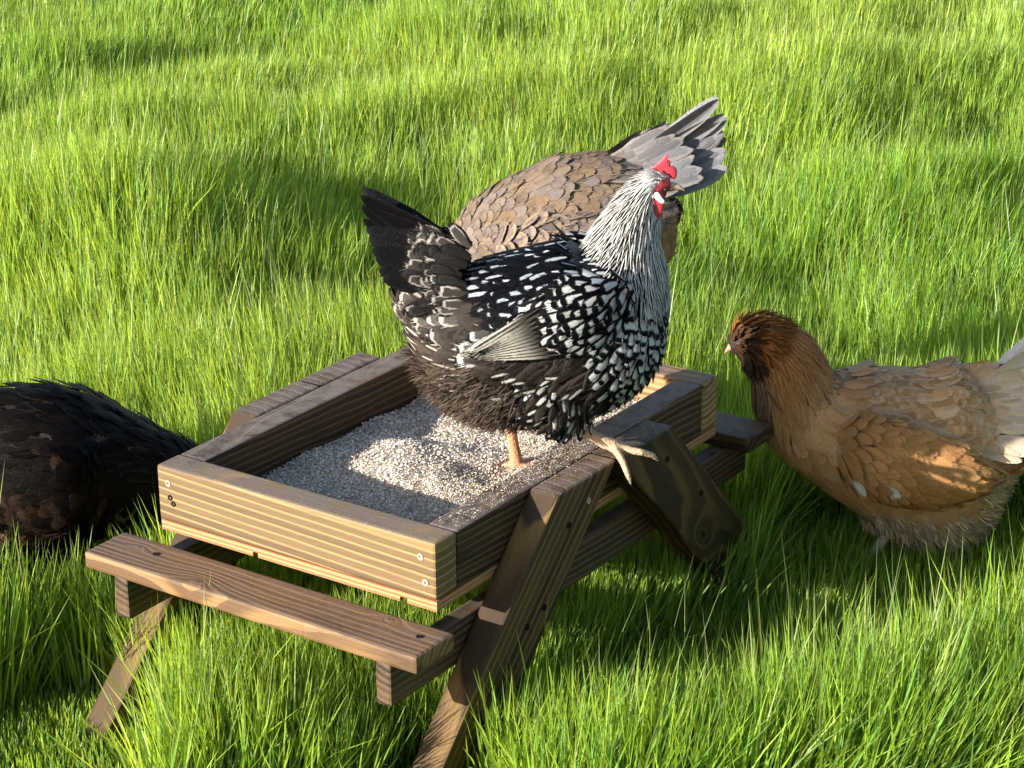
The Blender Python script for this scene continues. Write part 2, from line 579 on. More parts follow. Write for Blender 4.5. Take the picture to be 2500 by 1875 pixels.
e_ = 0.0004
for x, z, m in ((0.022, -0.026, 'screw'), (0.024, -0.049, 'hole'), (0.03, -0.058, 'hole'), (L - 0.026, -0.026, 'screw'), (L - 0.018, -0.064, 'screw')):
    disc('screw' if m == 'screw' else 'screw_hole', M[m], fb, T(x, 0, z) + Vector((0, -e_, 0)), (0, -1, 0), 0.0042 if m == 'screw' else 0.0036, 0.0006)
bench_front = [o for o in feeder.children if o.name.startswith('bench') and 'support' not in o.name][0]
for x, y in ((0.045, -0.06), (0.535, -0.06)):
    disc('screw_hole', M['hole'], bench_front, T(x, y, -0.1142) + Vector((0, 0, e_)), (0, 0, 1), 0.0042, 0.0004)
legs = [o for o in feeder.children if o.name.startswith('leg')]
for y, z, m in ((0.315, -0.038, 'screw'), (0.262, -0.058, 'hole'), (0.195, -0.165, 'hole'), (0.15, -0.178, 'hole')):
    disc('screw' if m == 'screw' else 'screw_hole', M[m], legs[2], T(L + 0.0517, y, z) + Vector((e_, 0, 0)), (1, 0, 0), 0.0042, 0.0005)
for y, z, m in ((0.5, -0.03, 'hole'), (0.545, -0.052, 'hole'), (0.655, -0.15, 'hole')):
    disc('screw_hole', M[m], legs[3], T(L + 0.0517, y, z) + Vector((e_, 0, 0)), (1, 0, 0), 0.0042, 0.0005)


# ------------------------------------------------------------------ feed: flakes and cracked grain, one heap nobody could count
def seed_z(x, y):
    n = vnoise(x * 11 + 2, y * 11, 21) * 0.020 + vnoise(x * 30, y * 30, 22) * 0.008
    n = n + 0.022 * np.exp(-((x - 0.25) ** 2 + (y - 0.34) ** 2) / 0.010) + 0.02 * np.exp(-((x - 0.42) ** 2 + (y - 0.60) ** 2) / 0.008)
    return -0.088 + n + 0.018 * np.clip((x - 0.28) / 0.2, 0, 1) + 0.012 * np.clip((y - 0.5) / 0.3, 0, 1)


def build_feed():
    n = 60
    xs = np.linspace(t + 0.001, L - t - 0.001, n)
    ys = np.linspace(t + 0.001, W - t - 0.001, n + 30)
    A, B = np.meshgrid(xs, ys, indexing='ij')
    Zs = seed_z(A, B) - 0.003
    V = np.stack([A * U, B * U, (Zs + GZ) * U], -1).reshape(-1, 3)
    m = len(ys)
    i, j = np.meshgrid(np.arange(n - 1), np.arange(m - 1), indexing='ij')
    q = (i * m + j).ravel()
    F = np.stack([q, q + m, q + m + 1, q + 1], -1)
    # flakes: each a bent quad
    N = 64000
    fx = RNG.uniform(t + 0.003, L - t - 0.003, N)
    fy = RNG.uniform(t + 0.003, W - t - 0.003, N)
    fz = seed_z(fx, fy) + RNG.uniform(-0.003, 0.003, N)
    # crumbs scattered on the near right rail and leg top
    k = 1500
    cx = np.concatenate([RNG.uniform(L - t, L, k // 2), L - t + np.abs(RNG.normal(0, 0.03, k - k // 2))])
    cy = np.concatenate([RNG.normal(0.26, 0.12, k // 2), RNG.normal(0.33, 0.08, k - k // 2)])
    ok = (cx < L + np.where((cy > 0.24) & (cy < 0.55), 0.048, -0.003)) & (cy > 0.06) & (cy < 0.7)
    cx, cy = cx[ok], cy[ok]
    fx, fy = np.concatenate([fx, cx]), np.concatenate([fy, cy])
    fz = np.concatenate([fz, np.full(len(cx), 0.0018)])
    N2 = len(fx)
    small = np.arange(N2) >= N
    C3 = np.stack([fx * U, fy * U, (fz + GZ) * U], -1)
    # whiter oat flakes towards the left and front, more cracked grain by the hen
    grainy = np.clip((fx - 0.20) / 0.18, 0, 1) * 0.5 + 0.08
    isg = RNG.random(N2) < grainy
    ln = np.where(isg, RNG.uniform(0.0007, 0.0015, N2), RNG.uniform(0.0008, 0.0021, N2)) * np.where(small, 0.55, 1.0)
    wd = ln * np.where(isg, RNG.uniform(0.6, 0.95, N2), RNG.uniform(0.35, 0.8, N2))
    az = RNG.uniform(0, 2 * np.pi, N2)
    nrm = np.stack([RNG.normal(0, 0.5, N2), RNG.normal(0, 0.5, N2), np.ones(N2)], -1)
    nrm[small] = np.stack([RNG.normal(0, 0.15, small.sum()), RNG.normal(0, 0.15, small.sum()), np.ones(small.sum())], -1)
    nrm /= np.linalg.norm(nrm, axis=1, keepdims=True)
    d = np.stack([np.cos(az), np.sin(az), np.zeros(N2)], -1)
    d -= nrm * np.sum(d * nrm, 1, keepdims=True)
    d /= np.linalg.norm(d, axis=1, keepdims=True)
    s = np.cross(nrm, d)
    th = np.where(isg, 0.8, 0.25)[:, None] * ln[:, None]
    ring = [(1, 0, 0), (0.3, 1, 0.4), (-0.6, 0.8, 0.3), (-1, 0, 0), (-0.4, -0.9, 0.2), (0.6, -0.8, 0.4)]
    pts = [C3 + d * (a * ln)[:, None] + s * (b * wd)[:, None] + nrm * th * c for a, b, c in ring]
    pts.append(C3 + nrm * th * np.where(isg, 1.4, 0.7)[:, None])
    FV = np.stack(pts, 1)
    base = len(V) + np.arange(N2) * 7
    tri = []
    for a in range(6):
        b = (a + 1) % 6
        tri.append(np.stack([base + a, base + b, base + 6, base + 6], -1))
    # ground triangles and flakes in one mesh: split quads to tris
    F3 = np.concatenate([F[:, [0, 1, 2]], F[:, [0, 2, 3]]] + [q_[:, :3] for q_ in tri])
    pal = np.array([(0.72, 0.66, 0.58), (0.60, 0.53, 0.46), (0.78, 0.73, 0.68), (0.46, 0.39, 0.31), (0.62, 0.50, 0.30), (0.50, 0.27, 0.13), (0.66, 0.46, 0.20), (0.30, 0.17, 0.09), (0.66, 0.61, 0.56)])
    pw = np.where(isg[:, None], np.array([.14, .14, .10, .10, .20, .10, .12, .07, .03]), np.array([.26, .22, .20, .10, .04, .01, .01, .01, .15]))
    cum = np.cumsum(pw, 1)
    pick = (RNG.random(N2)[:, None] > cum).sum(1).clip(0, 8)
    col = (pal[pick] * 0.68 + np.array((0.60, 0.53, 0.45)) * 0.32) * RNG.uniform(0.75, 1.15, (N2, 1))
    gv = np.concatenate([np.tile((0.48, 0.42, 0.36), (len(V), 1)), np.repeat(col, 7, 0)])
    rgba = np.concatenate([gv, np.ones((len(gv), 1))], 1)
    me = mesh_np('feed', np.concatenate([V, FV.reshape(-1, 3)]), F3)
    attr(me, 'tint', 'FLOAT_COLOR', rgba)
    o = link('feed', me, M['seed'])
    tag(o, 'pale flaked grain feed spread in the wooden tray', 'feed', kind='stuff')


build_feed()

# ------------------------------------------------------------------ hens
def catmull(P, n):
    P = np.asarray(P, float)
    m = len(P)
    s = np.linspace(0, m - 1, n)
    i = np.clip(np.floor(s).astype(int), 0, m - 2)
    f = (s - i)[:, None]
    p0, p1, p2, p3 = P[np.clip(i - 1, 0, m - 1)], P[i], P[i + 1], P[np.clip(i + 2, 0, m - 1)]
    return 0.5 * (2 * p1 + (p2 - p0) * f + (2 * p0 - 5 * p1 + 4 * p2 - p3) * f ** 2 + (3 * p1 - p0 - 3 * p2 + p3) * f ** 3)


class Loft:
    """closed tube through sections (x, y, z, tilt in degrees, half height, half width), rear to head"""

    shrink = 1.0

    def __init__(self, secs, n=90, m=48):
        self.S = catmull(secs, n)
        self.S[:, 4:6] = np.maximum(self.S[:, 4:6], 0.002)
        self.n, self.m, self.k = n, m, len(secs) - 1
        th = np.linspace(0, 2 * np.pi, m, endpoint=False)
        tl = np.radians(self.S[:, 3])
        up_ = np.stack([-np.sin(tl), 0 * tl, np.cos(tl)], -1)
        c = self.S[:, :3]
        self.P = c[:, None] + up_[:, None] * (np.cos(th)[None, :, None] * self.S[:, 4][:, None, None]) + np.array([0, 1.0, 0])[None, None] * (np.sin(th)[None, :, None] * self.S[:, 5][:, None, None])
        self.du = np.gradient(self.P, axis=0)
        pw = np.concatenate([self.P[:, -1:], self.P, self.P[:, :1]], 1)
        self.dv = (pw[:, 2:] - pw[:, :-2]) / 2
        N = np.cross(self.dv, self.du)
        ln = np.linalg.norm(N, axis=2, keepdims=True)
        N = N / np.maximum(ln, 1e-12)
        out = self.P - c[:, None]
        sg = np.sign(np.sum(N * out))
        self.N, self.A = N * sg, ln[..., 0]

    def mesh(self):
        n, m = self.n, self.m
        sh = np.minimum(0.006, 0.22 * np.minimum(self.S[:, 4], self.S[:, 5]))[:, None, None]
        V = (self.P - (self.P - self.S[:, None, :3]) / np.maximum(np.linalg.norm(self.P - self.S[:, None, :3], axis=2, keepdims=True), 1e-9) * sh * self.shrink).reshape(-1, 3)
        i, j = np.meshgrid(np.arange(n - 1), np.arange(m), indexing='ij')
        a, b = (i * m + j).ravel(), (i * m + (j + 1) % m).ravel()
        F = [tuple(f) for f in np.stack([a, b, b + m, a + m], -1)]
        F += [tuple(range(m))[::-1], tuple(range((n - 1) * m, n * m))]
        return V, F

    def sample(self, rng, count):
        """count random points: s (section units), theta, P, N, backward direction"""
        p = (self.A / self.A.sum()).ravel()
        k = rng.choice(len(p), count, p=p)
        i, j = k // self.m, k % self.m
        fi, fj = rng.uniform(-.5, .5, count), rng.uniform(-.5, .5, count)
        P = self.P[i, j] + self.du[i, j] * fi[:, None] + self.dv[i, j] * fj[:, None]
        s = (i + fi) / (self.n - 1) * self.k
        th = (j + fj) / self.m * 2 * np.pi
        D = -self.du[i, j]
        D /= np.maximum(np.linalg.norm(D, axis=1, keepdims=True), 1e-9)
        tl = np.radians(self.S[i, 3])
        good = D[:, 0] * -np.cos(tl) + D[:, 2] * -np.sin(tl) > 0.25    # drop folds on the inside of a bend
        return s[good], th[good], P[good], self.N[i, j][good], D[good]


def thin(P, R, rng=None):
    """keep points no closer than R (array), in the order given"""
    cell = {}
    keep = []
    g = 0.012
    for i in range(len(P)):
        p, r = P[i], R[i]
        c = (int(p[0] // g), int(p[1] // g), int(p[2] // g))
        k = int(r // g) + 1
        bad = False
        for a in range(c[0] - k, c[0] + k + 1):
            for b in range(c[1] - k, c[1] + k + 1):
                for d in range(c[2] - k, c[2] + k + 1):
                    for q in cell.get((a, b, d), ()):
                        e = P[q] - p
                        if e[0] * e[0] + e[1] * e[1] + e[2] * e[2] < r * r:
                            bad = True
                            break
                    if bad:
                        break
                if bad:
                    break
            if bad:
                break
        if not bad:
            cell.setdefault(c, []).append(i)
            keep.append(i)
    return np.array(keep, dtype=int)


class Plume:
    """collects feathers, then builds them as one mesh"""
    KEYS = ('P', 'N', 'D', 'l', 'w', 'lift', 'bend', 'vt', 'q', 'ex', 'ca', 'cb', 'cc', 'a', 'b', 'rough', 'cup', 'side')

    def __init__(self):
        self.d = {k: [] for k in self.KEYS}

    def add(self, P, N, D, l, w, ca, cb=None, cc=None, a=0.5, b=2.0, lift=0.16, bend=6.0, vt=0.5, q=2.0, ex=0.5, rough=0.6, cup=0.3, side=0.0):
        cb = ca if cb is None else cb
        cc = cb if cc is None else cc
        for k, v in zip(self.KEYS, (P, N, D, l, w, lift, bend, vt, q, ex, ca, cb, cc, a, b, rough, cup, side)):
            self.d[k].append(v)

    def build(self, name, parent, rng, nv=8, jit=0.0, fray=12, fl=1.0):
        d = {k: np.array(v, float) for k, v in self.d.items()}
        n = len(d['l'])
        if n == 0:
            return None
        N = d['N'] / np.linalg.norm(d['N'], axis=1, keepdims=True)
        D = d['D'] - N * np.sum(d['D'] * N, 1, keepdims=True)
        D /= np.maximum(np.linalg.norm(D, axis=1, keepdims=True), 1e-9)
        if jit:
            S = np.cross(N, D)
            a = rng.normal(0, jit, n)[:, None]
            D = D * np.cos(a) + S * np.sin(a)
        S = np.cross(N, D)
        us = np.array([-1, -0.55, 0, 0.55, 1.0])
        vs = 1 - (1 - np.linspace(0, 1, nv)) ** 1.7
        l1, w1 = d['l'], d['w']

        def place(u, v):
            """u, v (n, k) on the feather -> points (n, k, 3)"""
            e = lambda k: d[k][:, None]
            prof = (0.45 + 0.55 * np.clip(v / 0.45, 0, 1) ** 0.8) * np.maximum(1 - np.clip((v - e('vt')) / (1 - e('vt')), 0, 1) ** e('q'), 0) ** e('ex')
            wd = e('w') / 2 * prof
            al = e('l') * v
            off = e('lift') * al - e('bend') * al ** 2 / 2 - 0.0025 * (1 - v) - e('cup') * wd * u * u
            sd = wd * u + e('side') * al ** 2
            return d['P'][:, None] + D[:, None] * al[..., None] + S[:, None] * sd[..., None] + N[:, None] * off[..., None]
        nu = len(us)
        uu, vv = np.broadcast_to(us[None, :], (nv, nu)).ravel(), np.broadcast_to(vs[:, None], (nv, nu)).ravel()
        m = nv * nu
        U2, V2 = np.broadcast_to(uu, (n, m)), np.broadcast_to(vv, (n, m))
        Pts = place(U2, V2)
        i, j = np.meshgrid(np.arange(nv - 1), np.arange(nu - 1), indexing='ij')
        qd = (i * nu + j).ravel()
        quad = np.stack([qd, qd + 1, qd + nu + 1, qd + nu], -1)
        F = (np.arange(n)[:, None, None] * m + quad[None]).reshape(-1, 4)
        K1 = np.clip(l1 / np.maximum(w1, 1e-4), 0.8, 8) * 1.3
        fp = [np.stack([U2, V2, np.broadcast_to(K1[:, None], (n, m))], -1).reshape(-1, 3)]
        V = [Pts.reshape(-1, 3)]
        rep_ = np.repeat(np.arange(n), m)
        if fray:
            # loose barbs past the rim, so that no feather ends in a clean line
            k = fray
            bu = np.sign(rng.uniform(-1, 1, (n, k))) * rng.uniform(0.35, 1.0, (n, k))
            bv = rng.uniform(0.45, 0.97, (n, k))
            p0 = place(bu, bv)
            ln = (w1[:, None] * fl * rng.uniform(0.15, 0.5, (n, k)))[..., None]
            dr = D[:, None] * (1.0 + 0 * ln) + S[:, None] * (bu * rng.uniform(0.1, 0.9, (n, k)))[..., None] + N[:, None] * rng.normal(0.02, 0.10, (n, k))[..., None]
            dr /= np.linalg.norm(dr, axis=2, keepdims=True)
            p0 = p0 + N[:, None] * 0.0004
            p1 = p0 + dr * ln
            sw = S[:, None] * (w1[:, None] * 0.022 * rng.uniform(0.6, 1.4, (n, k)))[..., None]
            Q = np.stack([p0 - sw, p0 + sw, p1 + sw * 0.25, p1 - sw * 0.25], 2)
            b0 = n * m
            V.append(Q.reshape(-1, 3))
            F = np.concatenate([F, b0 + np.arange(n * k * 4).reshape(-1, 4)])
            bp = np.stack([bu, bv, np.broadcast_to(K1[:, None], (n, k))], -1)
            fp.append(np.repeat(bp.reshape(-1, 3), 4, 0))
            rep_ = np.concatenate([rep_, np.repeat(np.arange(n), k * 4)])
        me = mesh_np(name, np.concatenate(V), F, True)
        attr(me, 'fp', 'FLOAT_VECTOR', np.concatenate(fp))
        th = np.stack([d['a'], d['b'], d['rough']], -1)
        attr(me, 'fth', 'FLOAT_VECTOR', th[rep_])
        for k in ('ca', 'cb', 'cc'):
            c = np.concatenate([d[k], np.ones((n, 1))], 1)
            attr(me, k, 'FLOAT_COLOR', c[rep_])
        o = link(name, me, M['feather'], parent)
        return o


def tube(pts, rad, n=10):
    """closed tapering tube as verts and faces"""
    pts = [Vector(p) for p in pts]
    V, F = [], []
    for i, p in enumerate(pts):
        d = (pts[min(i + 1, len(pts) - 1)] - pts[max(i - 1, 0)]).normalized()
        a = d.orthogonal().normalized() if abs(d.z) > 0.9 else d.cross(Vector((0, 0, 1))).normalized()
        b = d.cross(a)
        for k in range(n):
            an = k * math.tau / n
            V.append(tuple(p + (a * math.cos(an) + b * math.sin(an)) * rad[i]))
    for i in range(len(pts) - 1):
        for k in range(n):
            F.append((i * n + k, i * n + (k + 1) % n, (i + 1) * n + (k + 1) % n, (i + 1) * n + k))
    F.append(tuple(range(n))[::-1])
    F.append(tuple(range((len(pts) - 1) * n, len(pts) * n)))
    return V, F


def fuse(name, pieces, voxel, parent, colour):
    """several overlapping closed shells melted into one continuous skin; colour(V) gives the skin tint"""
    V, F = [], []
    for v, f in pieces:
        b = len(V)
        V += [tuple(p) for p in v]
        F += [tuple(int(i) + b for i in q) for q in f]
    me = bpy.data.meshes.new('raw_skin')
    me.from_pydata(V, [], F)
    bm = bmesh.new()
    bm.from_mesh(me)
    bmesh.ops.recalc_face_normals(bm, faces=bm.faces)
    bm.to_mesh(me)
    bm.free()
    o = bpy.data.objects.new(name, me)
    COL.objects.link(o)
    md = o.modifiers.new('melt', 'REMESH')
    md.mode = 'VOXEL'
    md.voxel_size = voxel
    sm = o.modifiers.new('soften', 'SMOOTH')
    sm.iterations = 3
    sm.factor = 0.4
    dg = bpy.context.evaluated_depsgraph_get()
    nm = bpy.data.meshes.new_from_object(o.evaluated_get(dg))
    bpy.data.objects.remove(o)
    bpy.data.meshes.remove(me)
    nm.name = name
    nv = len(nm.vertices)
    co = np.empty(nv * 3, np.float32)
    nm.vertices.foreach_get('co', co)
    co = co.reshape(-1, 3)
    nm.polygons.foreach_set('use_smooth', np.ones(len(nm.polygons), bool))
    c = colour(co)
    attr(nm, 'skin', 'FLOAT_COLOR', np.concatenate([c, np.ones((nv, 1))], 1))
    nm.materials.clear()
    return link(name, nm, M['skin'], parent)


def blob(name, mat, parent, rings, m=14):
    """small lathe-like lump: rings of (centre, half a, half b, axis a, axis b)"""
    bm = bmesh.new()
    vs = []
    for c, ra, rb, A, B in rings:
        A, B, c = Vector(A), Vector(B), Vector(c)
        vs.append([bm.verts.new(c + A * (ra * math.cos(k * math.tau / m)) + B * (rb * math.sin(k * math.tau / m))) for k in range(m)])
    for a, b in zip(vs, vs[1:]):
        for k in range(m):
            bm.faces.new((a[k], a[(k + 1) % m], b[(k + 1) % m], b[k]))
    bm.faces.new(vs[0][::-1])
    bm.faces.new(vs[-1])
    bmesh.ops.recalc_face_normals(bm, faces=bm.faces)
    for f in bm.faces:
        f.smooth = True
    me = bpy.data.meshes.new(name)
    bm.to_mesh(me)
    bm.free()
    o = link(name, me, mat, parent)
    s = o.modifiers.new('round', 'SUBSURF')
    s.levels = s.render_levels = 2
    return o


def fin(name, mat, parent, outline, thick, y0=0.0, bulge=0.6, side=(0, 1, 0), lean=None):
    """fleshy flat piece from an outline in the x-z plane, with rounded rims"""
    bm = bmesh.new()
    cx = sum(p[0] for p in outline) / len(outline)
    cz = sum(p[1] for p in outline) / len(outline)
    lay = []
    for s, k in ((-1, 0.72), (-0.45, 1.0), (0.45, 1.0), (1, 0.72)):
        ring = []
        for x, z in outline:
            xx, zz = cx + (x - cx) * k, cz + (z - cz) * k
            yy = y0 + s * thick
            if lean:
                yy += lean(xx, zz)
            ring.append(bm.verts.new((xx, yy, zz)))
        lay.append(ring)
    n = len(outline)
    for a, b in zip(lay, lay[1:]):
        for k in range(n):
            bm.faces.new((a[k], a[(k + 1) % n], b[(k + 1) % n], b[k]))
    bm.faces.new(lay[0][::-1])
    bm.faces.new(lay[-1])
    bmesh.ops.recalc_face_normals(bm, faces=bm.faces)
    for f in bm.faces:
        f.smooth = True
    me = bpy.data.meshes.new(name)
    bm.to_mesh(me)
    bm.free()
    o = link(name, me, mat, parent)
    s = o.modifiers.new('round', 'SUBSURF')
    s.levels = s.render_levels = 2
    return o


def down(name, parent, loft_pts, rng, count_col, length=0.014, width=0.0007):
    """soft loose fluff: fine tapered threads standing off the skin"""
    P, N, D, C_ = loft_pts
    n = len(P)
    d = D * 0.75 + N * 0.55 + rng.normal(0, 0.28, (n, 3))
    d /= np.linalg.norm(d, axis=1, keepdims=True)
    s = np.cross(d, rng.normal(0, 1, (n, 3)))
    s /= np.maximum(np.linalg.norm(s, axis=1, keepdims=True), 1e-9)
    l = (length * rng.uniform(0.5, 1.2, n))[:, None]
    w_ = width * rng.uniform(0.6, 1.3, n)[:, None]
    mid = P + d * l * 0.55 + N * l * 0.05
    tip = P + d * l - N * l * 0.12 + np.array([0, 0, -1]) * l * 0.12
    V = np.stack([P - s * w_, P + s * w_, mid - s * w_ * 0.8, mid + s * w_ * 0.8, tip], 1)
    b = np.arange(n)[:, None] * 5
    F = (b[:, :, None] + np.array([[0, 1, 3], [0, 3, 2], [2, 3, 4]])[None]).reshape(-1, 3)
    me = mesh_np(name, V.reshape(-1, 3), F)
    attr(me, 'tint', 'FLOAT_COLOR', np.repeat(np.concatenate([C_, np.ones((n, 1))], 1), 5, 0))
    return link(name, me, M['down'], parent)


M['down'] = vcol_mat('soft_down', 'tint', 0.85, 0.1, 0.25)


def lerp(a, b, f):
    return tuple(x * (1 - f) + y * f for x, y in zip(a, b))


def vary(rng, c, k=0.15):
    f = rng.uniform(1 - k, 1 + k)
    return tuple(min(1.0, x * f) for x in c)


BLACK, WHITE = (0.0030, 0.0030, 0.0042), (0.50, 0.485, 0.46)


# ---- 1: the silver laced hen standing in the tray ------------------------------------------------
def laced_hen():
    rng = np.random.default_rng(11)
    hen = empty('hen', T(0.47, 0.40, 0), (0, 0, math.atan2(0.564, 0.825)))
    tag(hen, 'black and white laced hen with red comb stepping out of the feed tray', 'hen', 'hens round the feeder')
    body = [(-.174, 0, .207, -35, .020, .016), (-.144, 0, .170, -30, .053, .046), (-.114, 0, .143, -15, .082, .070), (-.07, 0, .134, -4, .098, .086), (-.015, 0, .138, 4, .104, .092),
            (.03, 0, .149, 14, .103, .09), (.058, 0, .172, 34, .089, .080), (.072, 0, .207, 55, .059, .063), (.0755, 0, .241, 66, .0455, .049),
            (.083, 0, .272, 60, .0330, .036), (.096, 0, .298, 47, .0255, .0250), (.109, 0, .3125, 20, .0185, .0178), (.121, 0, .3135, 5, .010, .0095)]
    LB = Loft(body)
    thigh = {s: Loft([(-.045, s * .050, .105, -35, .036, .026), (-.018, s * .052, .086, -38, .040, .032), (.006, s * .047, .062, -42, .031, .026), (.022, s * .038, .042, -48, .014, .013)], 40, 28) for s in (-1, 1)}
    pieces = [LB.mesh(), thigh[-1].mesh(), thigh[1].mesh()]
    rs = 0.0072
    # right leg: shank runs forward from the feathers to the rim of the tray
    pieces.append(tube([(.010, -.036, .050), (.022, -.028, .030), (.042, -.029, .018), (.060, -.031, .010)], [.008, rs, rs * .95, .0085]))
    toes = [[(.058, -.031, .010), (.063, -.045, .007), (.068, -.058, .002), (.073, -.068, -.009), (.077, -.075, -.020)],
            [(.060, -.032, .010), (.076, -.038, .008), (.090, -.042, .007), (.103, -.037, .001), (.111, -.033, -.009)],
            [(.060, -.030, .010), (.070, -.019, .006), (.082, -.012, .005), (.096, -.010, .004)],
            [(.058, -.030, .010), (.048, -.018, .006), (.038, -.010, .005)]]
    for p in toes:
        n = len(p)
        pieces.append(tube(p, [.0062] + [.0050 - .0006 * i for i in range(n - 2)] + [.0016], 8))
    # left leg: shank straight down into the feed
    pieces.append(tube([(-.040, .050, .065), (-.060, .060, .012), (-.057, .057, -.020), (-.052, .054, -.050)], [.010, rs, rs * .95, .0085]))
    for a in (-.5, 0, .5, 3.0):
        L_ = .05 if a < 2 else .025
        pieces.append(tube([(-.052, .054, -.050), (-.052 + math.cos(a) * L_ * .5, .054 + math.sin(a) * L_ * .5, -.049), (-.052 + math.cos(a) * L_, .054 + math.sin(a) * L_, -.053)], [.006, .0048, .0016], 8))

    def colr(V):
        x, y, z = V.T
        c = np.tile((0.02, 0.018, 0.017), (len(V), 1))
        leg = (z < .036) & (x > .012) & (y < .03) | (z < .034) & (y > .03)
        c[leg] = (0.45, 0.21, 0.115)
        pale_foot = leg & (x > .02)
        c[pale_foot] = (0.42, 0.275, 0.175)  # right foot set paler than the left shank
        for tx, ty, tz in ((.077, -.075, -.020), (.111, -.033, -.009), (.096, -.010, .004), (.038, -.010, .005)):
            c[(x - tx) ** 2 + (y - ty) ** 2 + (z - tz) ** 2 < .0075 ** 2] = (0.20, 0.14, 0.10)
        face = ((x - .1155) / .0140) ** 2 + ((z - .3050) / .0160) ** 2 < 1
        c[face] = (0.42, 0.05, 0.06)
        nk = (z > .262) & ~face
        c[nk] = (0.55, 0.53, 0.50)
        return c
    fuse('body', pieces, .0022, hen, colr)

    # head parts
    fin('comb', M['comb'], hen, [(.0985, .3275), (.1035, .3345), (.1075, .3375), (.1115, .3425), (.1165, .3485), (.1180, .3470), (.1160, .3415), (.1180, .3392), (.1212, .3400), (.1200, .3350), (.1215, .3315), (.1255, .3325), (.1280, .3285), (.1285, .3215), (.1265, .3155), (.1180, .3200), (.1080, .3270)], .0026, lean=lambda x, z: -0.25 * max(0, z - .33))
    for s in (-1, 1):
        fin('wattle', M['wattle'], hen, [(.1015, .301), (.1060, .304), (.1125, .302), (.1130, .294), (.1110, .283), (.1070, .2765), (.1030, .280), (.1005, .291)] if s < 0 else [(.1065, .302), (.1135, .304), (.1190, .301), (.1185, .294), (.1140, .287), (.1100, .286), (.1080, .293)], .0016, s * .0180)
        fin('ear_lobe', M['lobe'], hen, [(.1000, .3050), (.1045, .3095), (.1080, .3070), (.1110, .3015), (.1150, .2975), (.1120, .2940), (.1055, .2975)], .0014, s * .0200)
        blob('eye', M['eye'], hen, [((.1150, s * .0150, .3098), .0016, .0016, (1, 0, 0), (0, 0, 1)), ((.1150, s * .0168, .3098), .0034, .0034, (1, 0, 0), (0, 0, 1)), ((.1150, s * .0186, .3098), .0016, .0012, (1, 0, 0), (0, 0, 1))])
    X_, Z_ = (0, 1, 0), (0, 0, 1)
    blob('beak', M['beak'], hen, [((.1170, 0, .3085), .0065, .0065, X_, Z_), ((.1240, 0, .3090), .0052, .0052, X_, Z_), ((.1305, 0, .3085), .0034, .0036, X_, Z_), ((.1355, 0, .3060), .0014, .0016, X_, Z_), ((.1372, 0, .3035), .0005, .0005, X_, Z_)])

    # contour feathers, zone by zone
    s, th, P, N, D = LB.sample(rng, 30000)
    x, y, z = P.T
    ct = np.cos(th)
    R = np.full(len(s), .0105)
    R = np.where(s > 7.2, .0047, R)
    R = np.where(s > 9.9, .0036, R)
    R = np.where((x < -.06) & (z > .13), .0118, R)
    R = np.where((s < 7.2) & (s > 5.5), .0088, R)
    R = np.where((s < 5.5) & (z < .09), .0098, R)
    face = (((x - .1160) / .0150) ** 2 + ((z - .3045) / .0170) ** 2 < 1) & (s > 9.6) | ((x > .1015) & (z < .303) & (z > .279) & (s > 8.7) & (np.abs(y) < .026) & (np.abs(y) > .004) & (x < .117))
    ok = ~face & (s < 11.75)
    idx = np.where(ok)[0]
    keep = idx[thin(P[idx], R[idx])]
    hack, breast, back, saddle, under = Plume(), Plume(), Plume(), Plume(), Plume()
    for i in keep:
        p, n, d, si, xi, zi, c = P[i], N[i], D[i].copy(), s[i], x[i], z[i], ct[i]
        yi = y[i]
        r = rng.random()
        if c > .25 and 4.9 < si < 7.5:
            d = np.array((-1.0, .0, -.10))
            back.add(p, n, d, .030, .013, vary(rng, (.34, .37, .42), .3) if r < .6 else BLACK, BLACK, a=rng.uniform(.16, .34), lift=.045, bend=4, vt=.3, q=1.7, ex=.75, rough=.5)
        elif si > 6.95 - 0.45 * c:
            f = max(0, (si - 6.9) / 4.6)
            front = c < -0.35
            l = .044 * (1 - f) + .012 * f
            wd = .0070 * (1 - f) + .0044 * f
            if f > .80:
                hack.add(p, n, d, l * .9, wd, vary(rng, (.42, .41, .39), .1), vary(rng, WHITE, .08), a=.3, lift=.08, bend=7, vt=.3, q=1.5, ex=.9, cup=.35)
            else:
                nape = c > .2 and f < .35
                d = d + np.array((-.55 if nape else -.05, 0, -.25))
                aa = (.34 + .26 * (1 - f)) if not front else (.16 + .28 * (1 - f))
                if f < .12 and not front:
                    aa += .12
                hack.add(p, n, d, l * (.8 if nape else 1), wd, vary(rng, BLACK), vary(rng, WHITE, .12), a=aa * rng.uniform(.8, 1.2), lift=.06 if nape else .08 + .04 * r, bend=3 if nape else 4, vt=.25, q=1.5, ex=.85, cup=.35, side=rng.normal(0, 1.5))
        elif si > 5.2 and c < .55:
            d = d + np.array((0, 0, -.35))
            breast.add(p, n, d, .029, .0185 * rng.uniform(.8, 1.15), vary(rng, (.44, .44, .435), .15), BLACK, a=rng.uniform(.46, .68), lift=.12, bend=6, vt=.5, q=2.0, ex=.6, rough=.6, side=rng.normal(0, 3))
        elif xi < -.060 and zi > .130 - .25 * (xi + .10):
            # saddle and cushion, sweeping back and up to the tail
            f = min(1, max(0, (-.060 - xi) / .07))
            d = d * .9 + np.array((-.25, 0, -.25 + .25 * f * (1 if zi > .19 else -.6)))
            g_ = vary(rng, lerp((.030, .030, .034), (.050, .041, .035), f), .5)
            rim = vary(rng, lerp((.36, .36, .37), (.34, .30, .26), f), .3)
